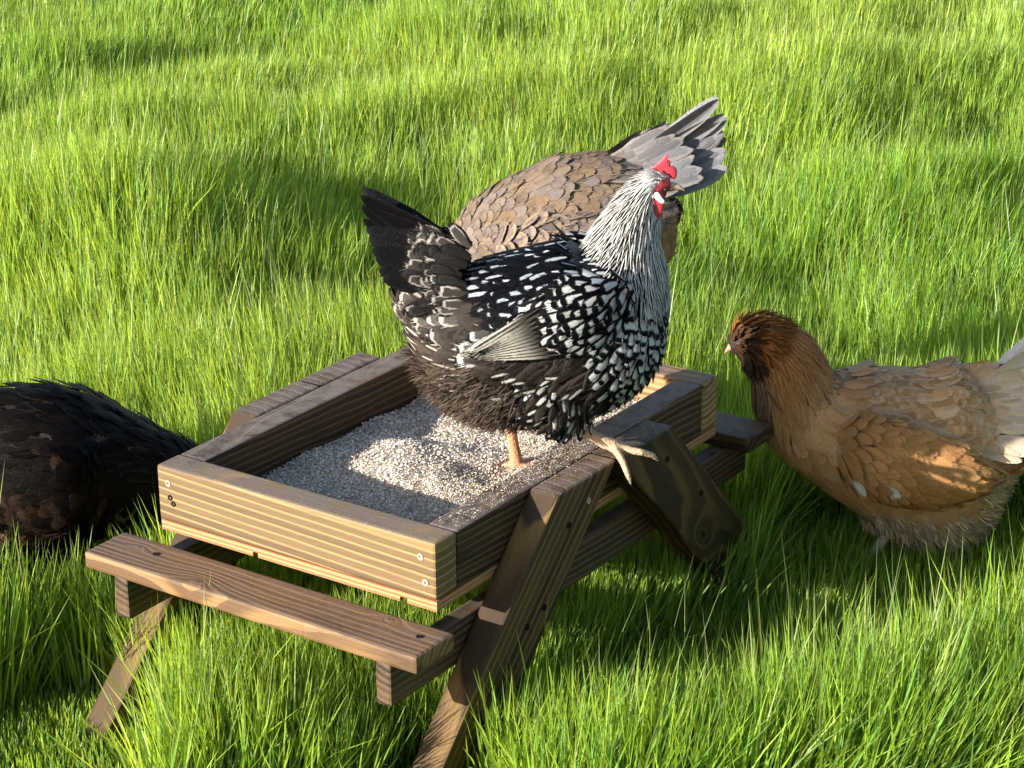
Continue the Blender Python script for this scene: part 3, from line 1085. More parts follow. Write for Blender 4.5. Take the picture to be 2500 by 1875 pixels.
            if c > .6 and f < .5:
                saddle.add(p, n, d, .034, .018, vary(rng, (.32, .33, .37), .3), BLACK, a=rng.uniform(.2, .36), lift=.10, bend=5, vt=.4, q=2, ex=.6, rough=.45)
            elif r < .30:
                dk = vary(rng, (.026, .021, .018), .35)
                saddle.add(p, n, d, .040, .022, dk, lerp(dk, (.06, .047, .04), .4), a=.5, lift=.14, bend=6, vt=.35, q=1.7, ex=.7, rough=.7)
            elif r < .55 and f > .4:
                saddle.add(p, n, d, .040, .016, rim, vary(rng, (.028, .023, .020), .3), a=rng.uniform(.18, .32), lift=.16, bend=5, vt=.25, q=1.5, ex=.8, rough=.6)
            else:
                saddle.add(p, n, d, .040, .026 * rng.uniform(.75, 1.1), g_, rim, vary(rng, (.008, .007, .007), .3), a=rng.uniform(.50, .62), b=rng.uniform(.74, .84), lift=.15, bend=6, vt=.5, q=2.1, ex=.6, rough=.55, side=rng.normal(0, 3))
        elif c > .25 and zi > .17:
            back.add(p, n, d + np.array((0, 0, -.15)), .034, .018, vary(rng, (.34, .37, .42), .3) if r < .75 else BLACK, BLACK, a=rng.uniform(.16, .34), lift=.09, bend=5, vt=.4, q=2, ex=.6, rough=.45, side=rng.normal(0, 3))
        elif xi < -.09 and zi < .17:
            # rear fluff with pale shaft tips
            d = d + np.array((-.1, 0, -.45))
            b_ = vary(rng, (.058, .043, .034), .25)
            if zi > .085 and r < .55:
                under.add(p, n, d, .036, .014, vary(rng, (.34, .31, .27), .25), vary(rng, (.036, .028, .023), .3), a=rng.uniform(.12, .26), lift=.15, bend=5, vt=.2, q=1.4, ex=.8, rough=.8)
            else:
                under.add(p, n, d, .030, .016, b_, lerp(b_, (.085, .066, .053), .5), a=.5, lift=.10, bend=7, vt=.3, q=1.5, ex=.8, rough=.9)
        else:
            d = d + np.array((-.25, 0, -.55))
            dk = vary(rng, (.014, .0115, .010), .4)
            if r < .38 and zi < .125:
                under.add(p, n, d, .034, .0135, vary(rng, (.42, .41, .38), .2), dk, a=rng.uniform(.22, .42), lift=.12, bend=6, vt=.3, q=1.5, ex=.75, side=rng.normal(0, 4))
            else:
                under.add(p, n, d, .034, .014, dk, vary(rng, (.028, .022, .019), .35), a=.5, lift=.08, bend=7, vt=.25, q=1.5, ex=.8, rough=.8, side=rng.normal(0, 4))
    # thighs
    for sg in (-1, 1):
        s2, t2, P2, N2, D2 = thigh[sg].sample(rng, 2500)
        out = (N2[:, 1] * sg > -.35) & (s2 < 2.85)
        ii = np.where(out)[0]
        kk = ii[thin(P2[ii], np.full(len(ii), .0082))]
        for i in kk:
            fwd = P2[i][0] > -.012
            d = np.array((-.75, 0, -.75)) if not fwd else np.array((-.35, 0, -1.0))
            if rng.random() < (.75 if fwd else .36):
                under.add(P2[i], N2[i], d, .031, .0150, vary(rng, (.42, .415, .39), .15), vary(rng, (.008, .007, .007), .3), a=rng.uniform(.34, .52) if fwd else rng.uniform(.2, .36), lift=.11, bend=6, vt=.35, q=1.7, ex=.7, side=rng.normal(0, 4))
            else:
                dk = vary(rng, (.018, .0145, .0125), .35)
                under.add(P2[i], N2[i], d, .032, .013, dk, vary(rng, (.036, .029, .024), .3), a=.5, lift=.10, rough=.85, bend=6, vt=.35, q=1.6, ex=.7)
    hack.build('neck_hackle', hen, rng, 9, .10, 5)
    breast.build('breast_feathers', hen, rng, 8, .12)
    back.build('back_feathers', hen, rng, 8, .14)
    saddle.build('saddle_feathers', hen, rng, 8, .16)
    under.build('belly_feathers', hen, rng, 8, .2)
    # loose down on the rear belly
    s, th, P, N, D = LB.sample(rng, 26000)
    sel = (rng.random(len(P)) < np.clip((.130 - P[:, 2]) / .04, 0, 1) * np.clip((-.045 - P[:, 0]) / .045, 0, 1))
    cD = np.array((.088, .067, .053))[None] * rng.uniform(.6, 1.35, (sel.sum(), 1))
    down('rear_down', hen, (P[sel] + N[sel] * .004, N[sel], D[sel] + np.array((0, 0, -.5)), cD), rng, None, .017, .0008)
    sel = (P[:, 2] < .085) & (P[:, 0] < .035) & ~sel & (rng.random(len(P)) < .7)
    cD = np.array((.034, .027, .022))[None] * rng.uniform(.6, 1.4, (sel.sum(), 1))
    down('belly_down', hen, (P[sel], N[sel], D[sel] + np.array((0, 0, -.5)), cD), rng, None, .016, .0007)

    # wings
    for sg in (-1, 1):
        wsec = [(.084, sg * .050, .196, 0, .010, .004), (.070, sg * .064, .192, 0, .030, .012), (.045, sg * .075, .188, 4, .044, .018), (.012, sg * .0815, .184, 8, .046, .020),
                (-.025, sg * .080, .172, 10, .036, .019), (-.062, sg * .073, .160, 10, .022, .014), (-.100, sg * .064, .150, 8, .007, .006)]
        WL = Loft(wsec[::-1], 60, 32)
        wing = Plume()
        s, th, P, N, D = WL.sample(rng, 6000)
        s = 6 - s
        o_ = (N[:, 1] * sg > -.1) & (s < 4.6)
        o_ &= ~((s > 3.55) & (P[:, 2] < .19))              # room for the flight feathers
        ii = np.where(o_)[0]
        kk = ii[thin(P[ii], np.full(len(ii), .0094))]
        for i in kk:
            d = -D[i] * -1.0 + np.array((-.15, 0, -.55))
            wing.add(P[i], N[i], np.array((-1.0, 0, -.42)) + rng.normal(0, .08, 3), .027, .0185 * rng.uniform(.75, 1.15), vary(rng, (.44, .44, .435), .15), BLACK, a=rng.uniform(.34, .54), lift=.08, bend=7, vt=.5, q=2.1, ex=.55, rough=.55, side=rng.normal(0, 4))
        wo_ = wing.build('wing', hen, rng, 8, .1)
        fl = Plume()
        nf = 11
        for k in range(nf):
            f = k / (nf - 1)
            root = np.array((-.020 + .034 * f, sg * (.0955 - .002 * f), .204 - .058 * f))
            tip = np.array((-.112 + .016 * abs(f - .6), sg * (.083 + .0015 * f), .153 - .010 * f))
            d = tip - root
            l = np.linalg.norm(d)
            fl.add(root, np.array((0.12, sg * 1.0, .22 + .1 * f)), d, l, .0135 if k else .008, vary(rng, (.060, .047, .040), .25), vary(rng, (.50, .46, .40), .12), BLACK, a=.34, b=.84, lift=.05, bend=1.2, vt=.75, q=2.2, ex=.6, rough=.5, cup=.25)
        f_ = fl.build('flight_feathers', hen, rng, 12)
        f_.parent = wo_
    # tail: a tented fan of black feathers, laced coverts at its root
    tail, cov = Plume(), Plume()
    for sg in (-1, 1):
        for k in range(9):
            f = k / 8
            a = math.radians(157 + 17 * f)
            root = np.array((-.118 - .020 * f, sg * (.006 + .020 * f), .246 - .036 * f))
            L_ = .120 - .058 * f
            d = np.array((math.cos(a), sg * (.03 + .08 * f), math.sin(a)))
            tail.add(root, np.array((0, sg * 1.0, .30)), d, L_, .031, (.0045, .0042, .005), (.009, .008, .009), a=.75, lift=.02, bend=-1.0 if f > .5 else .6, vt=.4, q=2.0, ex=.62, rough=.5, cup=.2, side=sg * 1.6 * (1 - f))
        for k in range(64):
            f, g_ = rng.random(), rng.random()
            a = math.radians(140 + 52 * f)
            root = np.array((-.100 - .045 * g_, sg * (.018 + .040 * f - .012 * g_), .246 - .060 * f + .008 * g_ * (1 - f)))
            d = np.array((math.cos(a), sg * .10, math.sin(a)))
            dkf = rng.random() < .5
            cov.add(root, np.array((-.1, sg * 1.0, .35)), d, .036, .0175, vary(rng, (.012, .011, .011) if dkf else (.036, .031, .028), .3), vary(rng, (.024, .021, .019) if dkf else (.27, .245, .22), .25), (.007, .006, .006), a=rng.uniform(.45, .6), b=rng.uniform(.66, .76), lift=.12, bend=4, vt=.45, q=2.0, ex=.6, rough=.55, side=rng.normal(0, 4))
    tl = tail.build('tail_feathers', hen, rng, 14, .03, 14, .35)
    c_ = cov.build('tail_coverts', hen, rng, 8, .15)
    c_.parent = tl
    return hen


# ---- the other three: one builder, told apart by pose and colours --------------------------------
def plain_hen(loc, rot, label, secs, zone, legs, foot_z, skin, head, tail, seed, dens=1.0, downs=None, wing=None, dark_from=None, fray=12):
    rng = np.random.default_rng(seed)
    hen = empty('hen', loc, rot)
    tag(hen, label, 'hen', 'hens round the feeder')
    LB = Loft(secs)
    pieces = [LB.mesh()]
    for (hx, hy, hz, fx, fy) in legs:
        sg = 1 if hy > 0 else -1
        pieces.append(Loft([(hx - .035, hy, hz + .045, -40, .045, .034), (hx - .010, hy, hz + .025, -45, .036, .028), (hx + .006, hy, hz + .003, -50, .014, .012)], 24, 20).mesh())
        pieces.append(tube([(hx, hy, hz + .015), (hx - .012, hy, hz - .018), (fx, fy, foot_z + .012)], [.010, .0075, .0075]))
        for a in (-.5, 0, .5, 3.1):
            L_ = .05 if a < 2 else .025
            pieces.append(tube([(fx, fy, foot_z + .010), (fx + math.cos(a) * L_ * .5, fy + math.sin(a) * L_ * .5, foot_z + .008), (fx + math.cos(a) * L_, fy + math.sin(a) * L_, foot_z + .004)], [.006, .005, .002], 8))
    lz = min(l[2] for l in legs) - .002

    def colr(V):
        c = np.tile(skin, (len(V), 1))
        c[V[:, 2] < lz] = (0.50, 0.40, 0.30)
        if dark_from is not None:
            c[V[:, 0] > dark_from] = (0.02, 0.012, 0.008)
        return c
    fuse('body', pieces, .003, hen, colr)
    bag = {}
    s, th, P, N, D = LB.sample(rng, int(20000))
    R = np.where(s > head[0], .0062, np.where(s > head[1], .0080, .0125)) / dens
    ok = s < LB.k - .15
    if head[2] is not None:
        ok &= ~head[2](P, s)
    ii = np.where(ok)[0]
    kk = ii[thin(P[ii], R[ii])]
    for i in kk:
        nm, kw, dd = zone(rng, s[i], math.cos(th[i]), P[i], N[i])
        kw.setdefault('cup', .12)
        bag.setdefault(nm, Plume()).add(P[i], N[i], D[i] + np.array(dd), **kw)
    for nm, pl in bag.items():
        pl.build(nm, hen, rng, 8, .16, fray)
    if downs:
        s, th, P, N, D = LB.sample(rng, 16000)
        sel = downs[0](P, s) & (rng.random(len(P)) < .8)
        c = np.array(downs[1])[None] * rng.uniform(.65, 1.3, (sel.sum(), 1))
        down('rear_down', hen, (P[sel] + N[sel] * .004, N[sel], D[sel] + np.array((0, 0, -.5)), c), rng, None, .018, .0008)
    if wing:
        for sg in (-1, 1):
            WL = Loft([(x_, sg * y_, z_, t_, h_, w_) for x_, y_, z_, t_, h_, w_ in wing[0][::-1]], 50, 28)
            pl = Plume()
            s, th, P, N, D = WL.sample(rng, 5000)
            ii = np.where((N[:, 1] * sg > -.15))[0]
            kk = ii[thin(P[ii], np.full(len(ii), .0098))]
            for i in kk:
                kw, dd = wing[1](rng, s[i], P[i])
                kw.setdefault('cup', .12)
                pl.add(P[i], N[i], D[i] + np.array(dd), **kw)
            pl.build('wing', hen, rng, 8, .12, fray)
    pl = Plume()
    tail(rng, pl)
    pl.build('tail_feathers', hen, rng, 14, .05, 14, .3)
    return hen, LB, rng


SECS = [(-.150, 0, .150, 0, .028, .022), (-.125, 0, .150, 0, .072, .058), (-.08, 0, .150, 0, .098, .084), (-.02, 0, .152, 0, .106, .094), (.035, 0, .156, 8, .098, .090), (.075, 0, .172, 28, .078, .072)]


# 2: golden grey hen with its tail up, feeding from the far bench
def back_hen():
    secs = SECS[:-1] + [(.085, 0, .150, -12, .080, .074), (.125, 0, .128, -38, .056, .052), (.150, 0, .095, -55, .042, .040), (.168, 0, .060, -62, .032, .031), (.180, 0, .030, -55, .024, .024), (.198, 0, .012, -40, .012, .011)]

    def zone(rng, s, c, p, n):
        up_ = c > .35
        if s > 6.6:
            f = rng.uniform(.8, 1.2)
            return 'neck_hackle', dict(l=.034, w=.009, ca=vary(rng, (.36, .21, .09), .2), cb=vary(rng, (.46, .30, .15), .2), a=.4, lift=.1, bend=5, vt=.25, q=1.5, ex=.85), (0, 0, 0)
        if s < 2.0 and up_:
            g = vary(rng, (.15, .122, .105), .3)
            return 'saddle_feathers', dict(l=.05, w=.018, ca=g, cb=lerp(g, (.30, .25, .21), .5), a=.55, lift=.045, bend=4, vt=.4, q=1.8, ex=.7), (-.2, 0, .1)
        if up_:
            g = vary(rng, lerp((.165, .110, .064), (.130, .108, .105), rng.random()), .25)
            return 'back_feathers', dict(l=.036, w=.022, ca=g, cb=lerp(g, (.22, .165, .115), .3), cc=lerp(g, (.25, .19, .14), .3), a=.58, b=.85, lift=.05, bend=5, vt=.5, q=2.1, ex=.55), (0, 0, -.1)
        g = vary(rng, lerp((.30, .165, .060), (.25, .145, .068), rng.random()), .25)
        return 'breast_feathers', dict(l=.034, w=.025, ca=g, cb=lerp(g, (.38, .25, .13), .5), cc=lerp(g, (.16, .09, .05), .4), a=.55, b=.88, lift=.055, bend=6, vt=.5, q=2.1, ex=.55), (0, 0, -.3)

    def tail(rng, pl):
        for sg in (-1, 1):
            for k in range(9):
                f = k / 8
                a = math.radians(171 + 10 * f)
                root = np.array((-.105 - .012 * f, sg * (.006 + .018 * f), .224 - .040 * f))
                d = np.array((math.cos(a), sg * (.02 + .05 * f), math.sin(a)))
                g = vary(rng, (.145, .143, .155), .25)
                pl.add(root, np.array((0, sg, .45)), d,   .152 - .035 * f, .027, g, lerp(g, (.28, .275, .28), .5), lerp(g, (.34, .32, .30), .4), a=.45, b=.86, lift=.04, bend=1.0, vt=.65, q=2.2, ex=.55, side=sg * 1.0)
            for k in range(40):
                f, g_ = .75 * rng.random(), rng.random()
                a = math.radians(160 + 22 * f)
                root = np.array((-.06 - .085 * g_, sg * (.012 + .045 * f), .238 - .075 * f + .014 * g_))
                g = vary(rng, lerp((.15, .118, .095), (.135, .132, .145), g_), .3)
                pl.add(root, np.array((0, sg, .75)), np.array((math.cos(a), sg * .12, math.sin(a))), .058, .022, g, lerp(g, (.30, .27, .25), .45), a=.55, lift=.055, bend=3.5, vt=.4, q=1.9, ex=.65, side=rng.normal(0, 2))

    def wz(rng, s, p):
        g = vary(rng, lerp((.15, .105, .078), (.12, .10, .10), rng.random()), .35) if p[2] > .155 else vary(rng, (.33, .185, .075), .25)
        return dict(l=.04, w=.024, ca=g, cb=lerp(g, (.34, .25, .175), .45), a=.6, lift=.045, bend=5, vt=.5, q=2.1, ex=.55), (-.2, 0, -.25)
    wsec = [(.095, .056, .160, 0, .012, .005), (.075, .074, .160, 0, .036, .014), (.035, .086, .165, 0, .046, .018), (-.02, .088, .165, 0, .042, .018), (-.075, .078, .165, 0, .028, .014), (-.125, .058, .166, 0, .010, .008)]
    plain_hen(T(0.196, 0.910, -0.041), (0, math.radians(15.5), math.atan2(-.62, -.78)), 'golden brown hen with grey tail feeding with its rear up behind the laced hen', secs, zone,
              [(.03, -.045, .072, .050, -.045), (.03, .045, .072, .066, .045)], -.042, (.16, .10, .05), (7.0, 6.2, None), tail, 23, 1.05, None, (wsec, wz))


# 3: buff hen walking past on the right
def buff_hen():
    secs = [(-.170, 0, .185, 0, .032, .026), (-.140, 0, .176, 0, .098, .068), (-.085, 0, .176, -3, .136, .094), (-.02, 0, .190, 6, .114, .098), (.04, 0, .214, 18, .094, .088), (.088, 0, .238, 34, .078, .074),
            (.118, 0, .258, 50, .062, .060), (.134, 0, .288, 58, .055, .053), (.150, 0, .318, 48, .048, .045), (.174, 0, .338, 20, .042, .039), (.199, 0, .338, -10, .032, .029), (.214, 0, .331, -20, .012, .012)]

    def zone(rng, s, c, p, n):
        if s > 8.5:
            dark = p[0] > .182 or p[2] < .322
            g = vary(rng, (.030, .016, .010), .35) if dark and c < .8 else vary(rng, (.21, .075, .020), .25)
            return 'head_feathers', dict(l=.018, w=.007, ca=g, cb=lerp(g, (.2, .08, .03), .2), a=.5, lift=.22, bend=5, vt=.25, q=1.5, ex=.85, rough=.75), (0, 0, -.2)
        if s > 5.9:
            f = min(1, (s - 5.9) / 2)
            g = vary(rng, lerp((.42, .235, .105), (.28, .105, .026), f), .2)
            if c < -.55 and s > 6.8:
                g = vary(rng, (.10, .06, .04), .3)
            return 'neck_hackle', dict(l=.044, w=.010, ca=g, cb=lerp(g, (.55, .32, .15), .35), a=.45, lift=.1, bend=5, vt=.25, q=1.5, ex=.85, rough=.65), (0, 0, -.25)
        if p[2] < .130 or (p[0] < -.11 and p[2] < .195):
            g = vary(rng, (.46, .335, .235), .15)
            return 'belly_feathers', dict(l=.036, w=.020, ca=g, cb=lerp(g, (.58, .46, .36), .5), a=.5, lift=.07, bend=6, vt=.35, q=1.6, ex=.7, rough=.8), (-.2, 0, -.45)
        if c > .45 and p[0] < .06:
            g = vary(rng, (.42, .22, .09), .3)
            if rng.random() < .3:
                g = vary(rng, (.50, .33, .19), .15)
            return 'back_feathers', dict(l=.038, w=.021, ca=g, cb=lerp(g, (.58, .42, .28), .5), a=.55, lift=.05, bend=5, vt=.45, q=2, ex=.6, rough=.65), (-.1, 0, .05)
        g = vary(rng, lerp((.44, .225, .090), (.46, .285, .150), rng.random()), .2)
        return 'breast_feathers', dict(l=.036, w=.021, ca=g, cb=lerp(g, (.52, .32, .17), .3), a=.55, lift=.05, bend=6, vt=.45, q=1.9, ex=.6, rough=.7), (-.1, 0, -.35)

    def tail(rng, pl):
        for sg in (-1, 1):
            for k in range(8):
                f = k / 7
                a = math.radians(146 + 30 * f)
                root = np.array((-.120 - .012 * f, sg * (.008 + .028 * f), .280 - .06 * f))
                g = vary(rng, (.52, .47, .43), .12)
                pl.add(root, np.array((0, sg, .4)), np.array((math.cos(a), sg * (.05 + .12 * f), math.sin(a))), .13 - .02 * f, .034, g, lerp(g, (.66, .62, .58), .5), a=.5, lift=.04, bend=1, vt=.65, q=2.2, ex=.55, side=sg)
            for k in range(60):
                f, g_ = rng.random(), rng.random()
                a = math.radians(150 + 40 * f)
                root = np.array((-.07 - .075 * g_, sg * (.012 + .06 * f), .303 - .085 * f))
                g = vary(rng, lerp((.44, .25, .12), (.50, .40, .31), g_), .2)
                pl.add(root, np.array((0, sg, .8)), np.array((math.cos(a), sg * .12, math.sin(a))), .055, .02, g, lerp(g, (.60, .46, .33), .5), a=.5, lift=.08, bend=3.5, vt=.4, q=1.9, ex=.65, rough=.7, side=rng.normal(0, 2))

    def wz(rng, s, p):
        lo = p[2] < .195
        g = vary(rng, (.33, .155, .055), .2) if lo else vary(rng, lerp((.42, .22, .09), (.37, .18, .07), rng.random()), .2)
        if lo and rng.random() < .05:
            g = (.62, .56, .50)
        return dict(l=.056 if s < 2.4 else .040, w=.017, cup=.12, ca=g, cb=lerp(g, (.46, .27, .12), .25), a=.6, lift=.07, bend=4, vt=.5, q=2, ex=.6, rough=.6), (-.3, 0, -.12)
    wsec = [(.082, .064, .222, 0, .012, .005), (.062, .082, .220, 2, .040, .015), (.02, .095, .213, 6, .054, .019), (-.035, .100, .202, 8, .052, .019), (-.09, .094, .192, 6, .036, .016), (-.145, .070, .188, 0, .010, .008)]
    hen, LB, rng = plain_hen(T(0.690, 1.062, -GZ), (0, math.radians(-2), math.atan2(-.564, -.825)), 'buff hen with rusty neck and dark bearded face walking beside the feeder', secs, zone,
                             [(-.005, .045, .115, .03, .045), (-.03, -.045, .110, .02, -.045)], 0.0, (.26, .14, .06), (8.3, 6.0, None), tail, 37, 1.25,
                             (lambda P, s: (P[:, 0] < .02) & (P[:, 2] < .125) | (P[:, 0] < -.12) & (P[:, 2] < .20), (.50, .385, .285)), (wsec, wz), .165, 22)
    hen.scale = (0.97, 0.97, 0.97)
    # beard and muffs: tufts of soft feathers under and beside the bill
    pl = Plume()
    for k in range(300):
        a = rng.uniform(-2.2, 2.2)
        f = rng.random()
        p = np.array((.188 + .012 * rng.random() - .014 * f, math.sin(a) * .031 * (1 - .25 * f), .334 - .006 - .020 * f - .010 * math.cos(a) + .010))
        n = np.array((.45, math.sin(a), -.25 * math.cos(a)))
        g = vary(rng, (.030, .019, .014), .35) if rng.random() < .8 else vary(rng, (.11, .06, .035), .3)
        pl.add(p, n, np.array((-.35 + .3 * rng.normal(), .25 * math.sin(a), -1.0)),   .028, .008, g, a=.5, lift=.25, bend=6, vt=.25, q=1.5, ex=.85, rough=.8)
    pl.build('beard', hen, rng, 7, .2)
    Y_, Z_ = (0, 1, 0), (0, 0, 1)
    blob('beak', M['pinkbeak'], hen, [((0.2050, 0, 0.3330), .0080, .0070, Y_, Z_), ((0.2120, 0, 0.3310), .0062, .0056, Y_, Z_), ((0.2175, 0, 0.3270), .0042, .0044, Y_, Z_), ((0.2205, 0, 0.3220), .0020, .0022, Y_, Z_), ((0.2205, 0, 0.3190), .0008, .0008, Y_, Z_)])
    for sg in (-1, 1):
        blob('eye', M['eye'], hen, [((.197, sg * 0.0255, .345), .0012, .0012, (1, 0, 0), Z_), ((.197, sg * 0.0280, .345), .0030, .0030, (1, 0, 0), Z_), ((.197, sg * 0.0295, .345), .0012, .0012, (1, 0, 0), Z_)])


# 4: dark hen on the left, head down behind the tray
def dark_hen():
    secs = [(-.150, 0, .150, 0, .028, .022), (-.125, 0, .150, 0, .080, .058), (-.08, 0, .152, 0, .112, .086), (-.02, 0, .158, -2, .116, .098), (.035, 0, .160, -4, .104, .092), (.080, 0, .158, -12, .080, .074), (.125, 0, .157, -16, .060, .058), (.170, 0, .140, -28, .050, .048),
            (.208, 0, .106, -48, .038, .038), (.230, 0, .068, -58, .028, .028), (.245, 0, .040, -45, .012, .011)]

    def zone(rng, s, c, p, n):
        k = vary(rng, (.0050, .0038, .0034), .35)
        if s > 6.0:
            return 'neck_hackle', dict(l=.040, w=.010, ca=k, cb=vary(rng, (.006, .0055, .006), .4), a=.5, lift=.1, bend=5, vt=.25, q=1.5, ex=.85, rough=.42), (0, 0, 0)
        if c > .3:
            e = vary(rng, (.016, .012, .011), .3) if rng.random() < .35 else k
            return 'back_feathers', dict(l=.042, w=.017, ca=k, cb=e, a=.72, lift=rng.uniform(.06, .2), bend=5, vt=.35, q=1.8, ex=.7, rough=.4), (-.1, 0, -.15)
        if p[2] < .11 and p[0] < -.02:
            g = vary(rng, lerp((.05, .028, .018), (.10, .06, .035), rng.random()), .4) if rng.random() < .5 else k
            return 'belly_feathers', dict(l=.034, w=.021, ca=g, cb=lerp(g, (.2, .13, .08), .3), a=.6, lift=.07, bend=6, vt=.45, q=1.8, ex=.65, rough=.75), (-.1, 0, -.4)
        g = vary(rng, (.055, .032, .022), .3) if rng.random() < .12 else k
        return 'breast_feathers', dict(l=.034, w=.023, ca=k, cb=g, a=.6, lift=.055, bend=6, vt=.5, q=2, ex=.6, rough=.5), (0, 0, -.35)

    def tail(rng, pl):
        for sg in (-1, 1):
            for k in range(8):
                f = k / 7
                a = math.radians(140 + 34 * f)
                root = np.array((-.105 - .012 * f, sg * (.008 + .024 * f), .235 - .055 * f))
                pl.add(root, np.array((0, sg, .4)), np.array((math.cos(a), sg * (.05 + .12 * f), math.sin(a))), .14 - .03 * f, .034, (.0035, .0035, .0045), (.008, .007, .007), a=.7, lift=.04, bend=1, vt=.65, q=2.2, ex=.55, rough=.38, side=sg)

    def wz(rng, s, p):
        br = rng.random() < (.5 if p[2] < .175 else .10)
        k = vary(rng, (.0055, .004, .0035), .35)
        g = vary(rng, (.028, .016, .011), .5) if br else k
        return dict(l=.033, w=.024, ca=lerp(k, g, .5), cb=g, a=.5, lift=.05, bend=5, vt=.55, q=2.1, ex=.5, rough=.55), (-.2, 0, -.15)
    wsec = [(.082, .056, .172, 0, .012, .005), (.062, .076, .172, 0, .040, .015), (.02, .089, .172, 0, .054, .019), (-.035, .093, .172, 0, .050, .019), (-.09, .084, .172, 0, .034, .015), (-.140, .060, .172, 0, .010, .008)]
    plain_hen(T(-0.41, 0.178, -GZ) + Vector((0, 0, .036)), (0, math.radians(3), math.atan2(.564, .825)), 'dark brown black hen with its head down behind the left side of the feeder', secs, zone,
              [(.03, -.045, .060, .03, -.045), (.0, .045, .060, .0, .045)], -.036, (.012, .010, .010), (7.6, 6.2, None), tail, 41, 1.0,
              (lambda P, s: (P[:, 0] < -.03) & (P[:, 2] < .10), (.10, .06, .036)), (wsec, wz))


laced_hen()
back_hen()
buff_hen()
dark_hen()

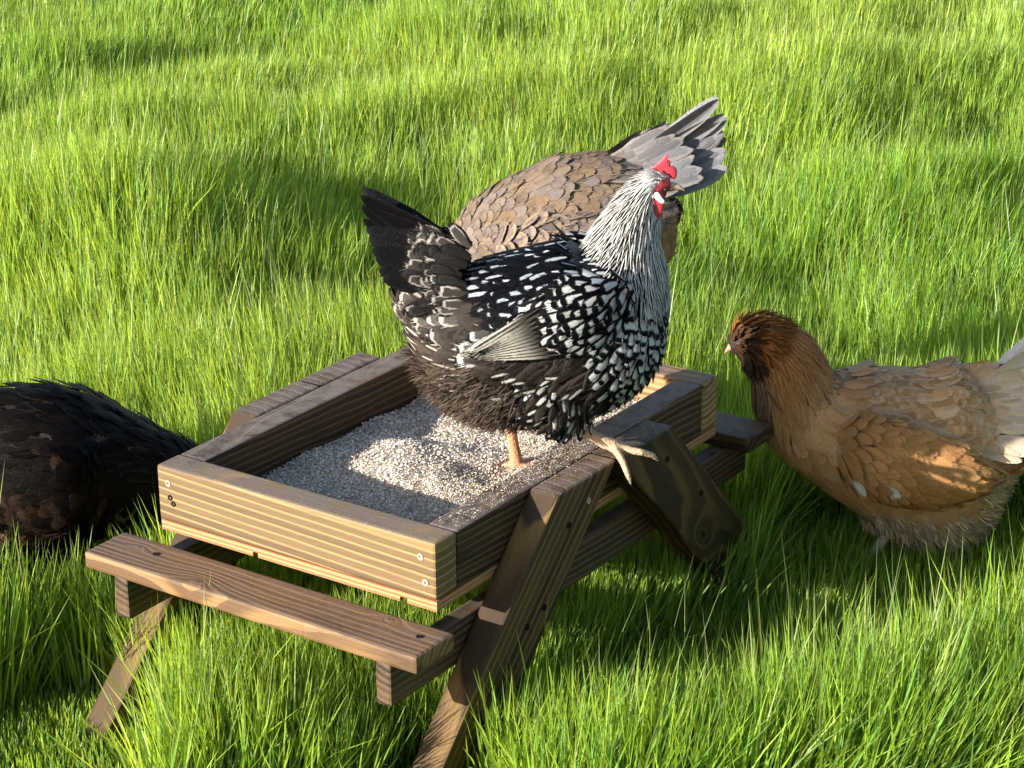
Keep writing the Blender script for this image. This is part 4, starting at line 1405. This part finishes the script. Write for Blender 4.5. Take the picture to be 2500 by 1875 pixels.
# ------------------------------------------------------------------ grass: one mass of blades, too many to count
def build_grass():
    cx, cy = CAM.x, CAM.y
    f2 = np.array([fw.x, fw.y]) / math.hypot(fw.x, fw.y)
    s2 = np.array([f2[1], -f2[0]])
    N = NBLADES
    # distance from the camera: denser near, wider blades far
    q = RNG.random(N)
    d0, d1 = 2.05, 8.2
    pw = 1.0
    d = (d0 ** pw + q * (d1 ** pw - d0 ** pw)) ** (1 / pw)
    lat = RNG.uniform(-1, 1, N) * (0.225 * d * 1.18 + 0.12)
    px = cx + f2[0] * d + s2[0] * lat
    py = cy + f2[1] * d + s2[1] * lat
    # gather some of them in tufts
    tn = N // 3
    k = RNG.integers(0, tn // 9, tn)
    px[:tn] = px[:tn // 9][k] + RNG.normal(0, 0.011, tn)
    py[:tn] = py[:tn // 9][k] + RNG.normal(0, 0.011, tn)
    d[:tn] = (px[:tn] - cx) * f2[0] + (py[:tn] - cy) * f2[1]
    lat = (px - cx) * s2[0] + (py - cy) * s2[1]
    far = np.clip((d - 2.2) / 4.5, 0, 1)
    big = vnoise(px * 1.7 + 5, py * 1.7 + 9, 11)
    mid = vnoise(px * 5.0, py * 5.0, 12)
    fine = vnoise(px * 13.0, py * 13.0, 14)
    hgt = (0.070 + 0.035 * (1 - far) + 0.055 * big + 0.055 * mid + 0.035 * fine) * RNG.uniform(0.5, 1.25, N)
    for ux, uy, r, add in CLUMPS:                      # taller stands, most added to cast shadow bands: (u, u, radius u, extra m)
        c = T(ux, uy, 0)
        hgt += add * np.exp(-((px - c.x) ** 2 + (py - c.y) ** 2) / (r * U) ** 2) * RNG.uniform(0.6, 1.1, N)
    stem = RNG.random(N) < 0.02
    hgt = np.where(stem, hgt * 1.35, hgt)
    # low by the hens; raised under the feeder to shade ground behind
    keep = np.ones(N, bool)
    a0, a1 = T(-0.06, -0.13, 0), T(L + 0.06, W + 0.13, 0)
    ins = (px > a0.x) & (px < a1.x) & (py > a0.y) & (py < a1.y)
    hgt = np.where(ins, np.clip(hgt * 1.3, 0.08, 0.155), hgt)
    for (ux, uy, ang, a, b, lim) in LOW_ZONES:
        c = T(ux, uy, 0)
        ca, sa = math.cos(ang), math.sin(ang)
        ex = ((px - c.x) * ca + (py - c.y) * sa) / a
        ey = (-(px - c.x) * sa + (py - c.y) * ca) / b
        ins = ex * ex + ey * ey < 1
        hgt = np.where(ins, np.minimum(hgt, lim * RNG.uniform(0.7, 1.15, N)), hgt)
    gz = terrain(px, py)
    ln1 = vnoise(px * 2.2, py * 2.2, 31) * 2 - 1
    ln2 = vnoise(px * 2.2 + 40, py * 2.2, 32) * 2 - 1
    sp = 0.145 - 0.06 * far
    lx = s2[0] * 0.05 + 0.15 * ln1 * (1 - 0.4 * far) + RNG.normal(0, 1, N) * sp
    ly = s2[1] * 0.05 + 0.15 * ln2 * (1 - 0.4 * far) + RNG.normal(0, 1, N) * sp
    curl = np.abs(RNG.normal(0.0, 0.35, N)) * np.where(stem, 0.4, 1.0)
    # width direction: any way round
    az = RNG.uniform(0, np.pi, N)
    wx, wy = np.cos(az), np.sin(az)
    wid = (0.00105 + 0.0010 * RNG.random(N)) * (1 + 0.2 * far) * np.where(stem, 0.6, 1.0)
    ts = np.array([0.0, 0.38, 0.72, 1.0])
    ws = np.array([0.75, 1.0, 0.72, 0.0])
    rows = []
    for tt, ww in zip(ts, ws):
        bend = tt + curl * tt * tt * 1.3
        x = px + lx * hgt * bend
        y = py + ly * hgt * bend
        drop = 0.5 * np.hypot(lx, ly) ** 2 * (1 + curl) ** 2 * tt * tt
        z = gz + hgt * (tt - np.minimum(drop, 0.5 * tt)) - 0.004
        P = np.stack([x, y, z], -1)
        if ww == 0:
            rows.append(P[:, None, :])
        else:
            o = np.stack([wx * wid * ww, wy * wid * ww, np.zeros(N)], -1)
            rows.append(np.stack([P - o, P + o], 1))
    V = np.concatenate(rows, 1)                        # N,7,3
    b = (np.arange(N) * 7)[:, None]
    tri = np.array([[0, 1, 3], [0, 3, 2], [2, 3, 5], [2, 5, 4], [4, 5, 6]])
    F = (b[:, :, None] + tri[None]).reshape(-1, 3)
    # colour: fresh green, some yellower, some bluer, pale stems, straw
    c1, c2, c3 = np.array((0.245, 0.405, 0.045)), np.array((0.410, 0.520, 0.084)), np.array((0.125, 0.305, 0.110))
    m = np.clip(vnoise(px * 1.3, py * 1.3, 41) * 0.9 + RNG.normal(0, 0.28, N), 0, 1)[:, None]
    col = c1 * (1 - m) + c2 * m
    m3 = (RNG.random(N) < 0.22)[:, None]
    col = np.where(m3, c3 * 0.6 + col * 0.4, col)
    col = np.where((stem | (RNG.random(N) < 0.012))[:, None], np.array((0.36, 0.42, 0.16)), col)
    col *= RNG.uniform(0.5, 1.25, (N, 1))
    root = np.array([0.55, 0.55, 0.9, 0.9, 1.0, 1.0, 1.05])  # darker towards the root: shade between blades put into the colour
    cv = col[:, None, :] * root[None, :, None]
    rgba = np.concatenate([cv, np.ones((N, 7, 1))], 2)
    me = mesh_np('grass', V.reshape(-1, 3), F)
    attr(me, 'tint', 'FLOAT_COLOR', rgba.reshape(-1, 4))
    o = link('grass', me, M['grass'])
    tag(o, 'long lush green grass all round the feeder', 'grass', kind='stuff')


NBLADES = 600000
CLUMPS = [(-1.62, 1.28, .20, .10), (-1.42, 1.42, .16, .07), (-2.36, 2.93, .26, .09), (-2.2, 3.62, .22, .10), (-.70, 3.30, .26, .07), (-.32, 1.71, .16, .07), (-3.01, 2.67, .26, .08), (-.07, 2.7, .2, .05), (.95, -.05, .16, .05), (1.05, .35, .14, .05), (.98, .22, .14, .05), (1.08, .62, .16, .05), (.86, -.02, .12, .05), (.3, -.30, .16, .03)]
LOW_ZONES = [(-0.40, 0.16, 0.6, 0.2, 0.14, 0.07), (0.82, 0.98, -0.96, 0.27, 0.22, 0.085), (0.07, -0.33, -0.90, 0.27, 0.12, 0.04), (0.67, -0.22, -0.90, 0.24, 0.10, 0.07), (-0.14, -0.48, 1.14, 0.36, 0.13, 0.055), (0.42, -0.42, 1.14, 0.27, 0.10, 0.115), (0.63, 0.55, 1.40, 0.28, 0.075, 0.085)]  # low grass at hens and leg views; others shaped to steer sunlight
build_grass()
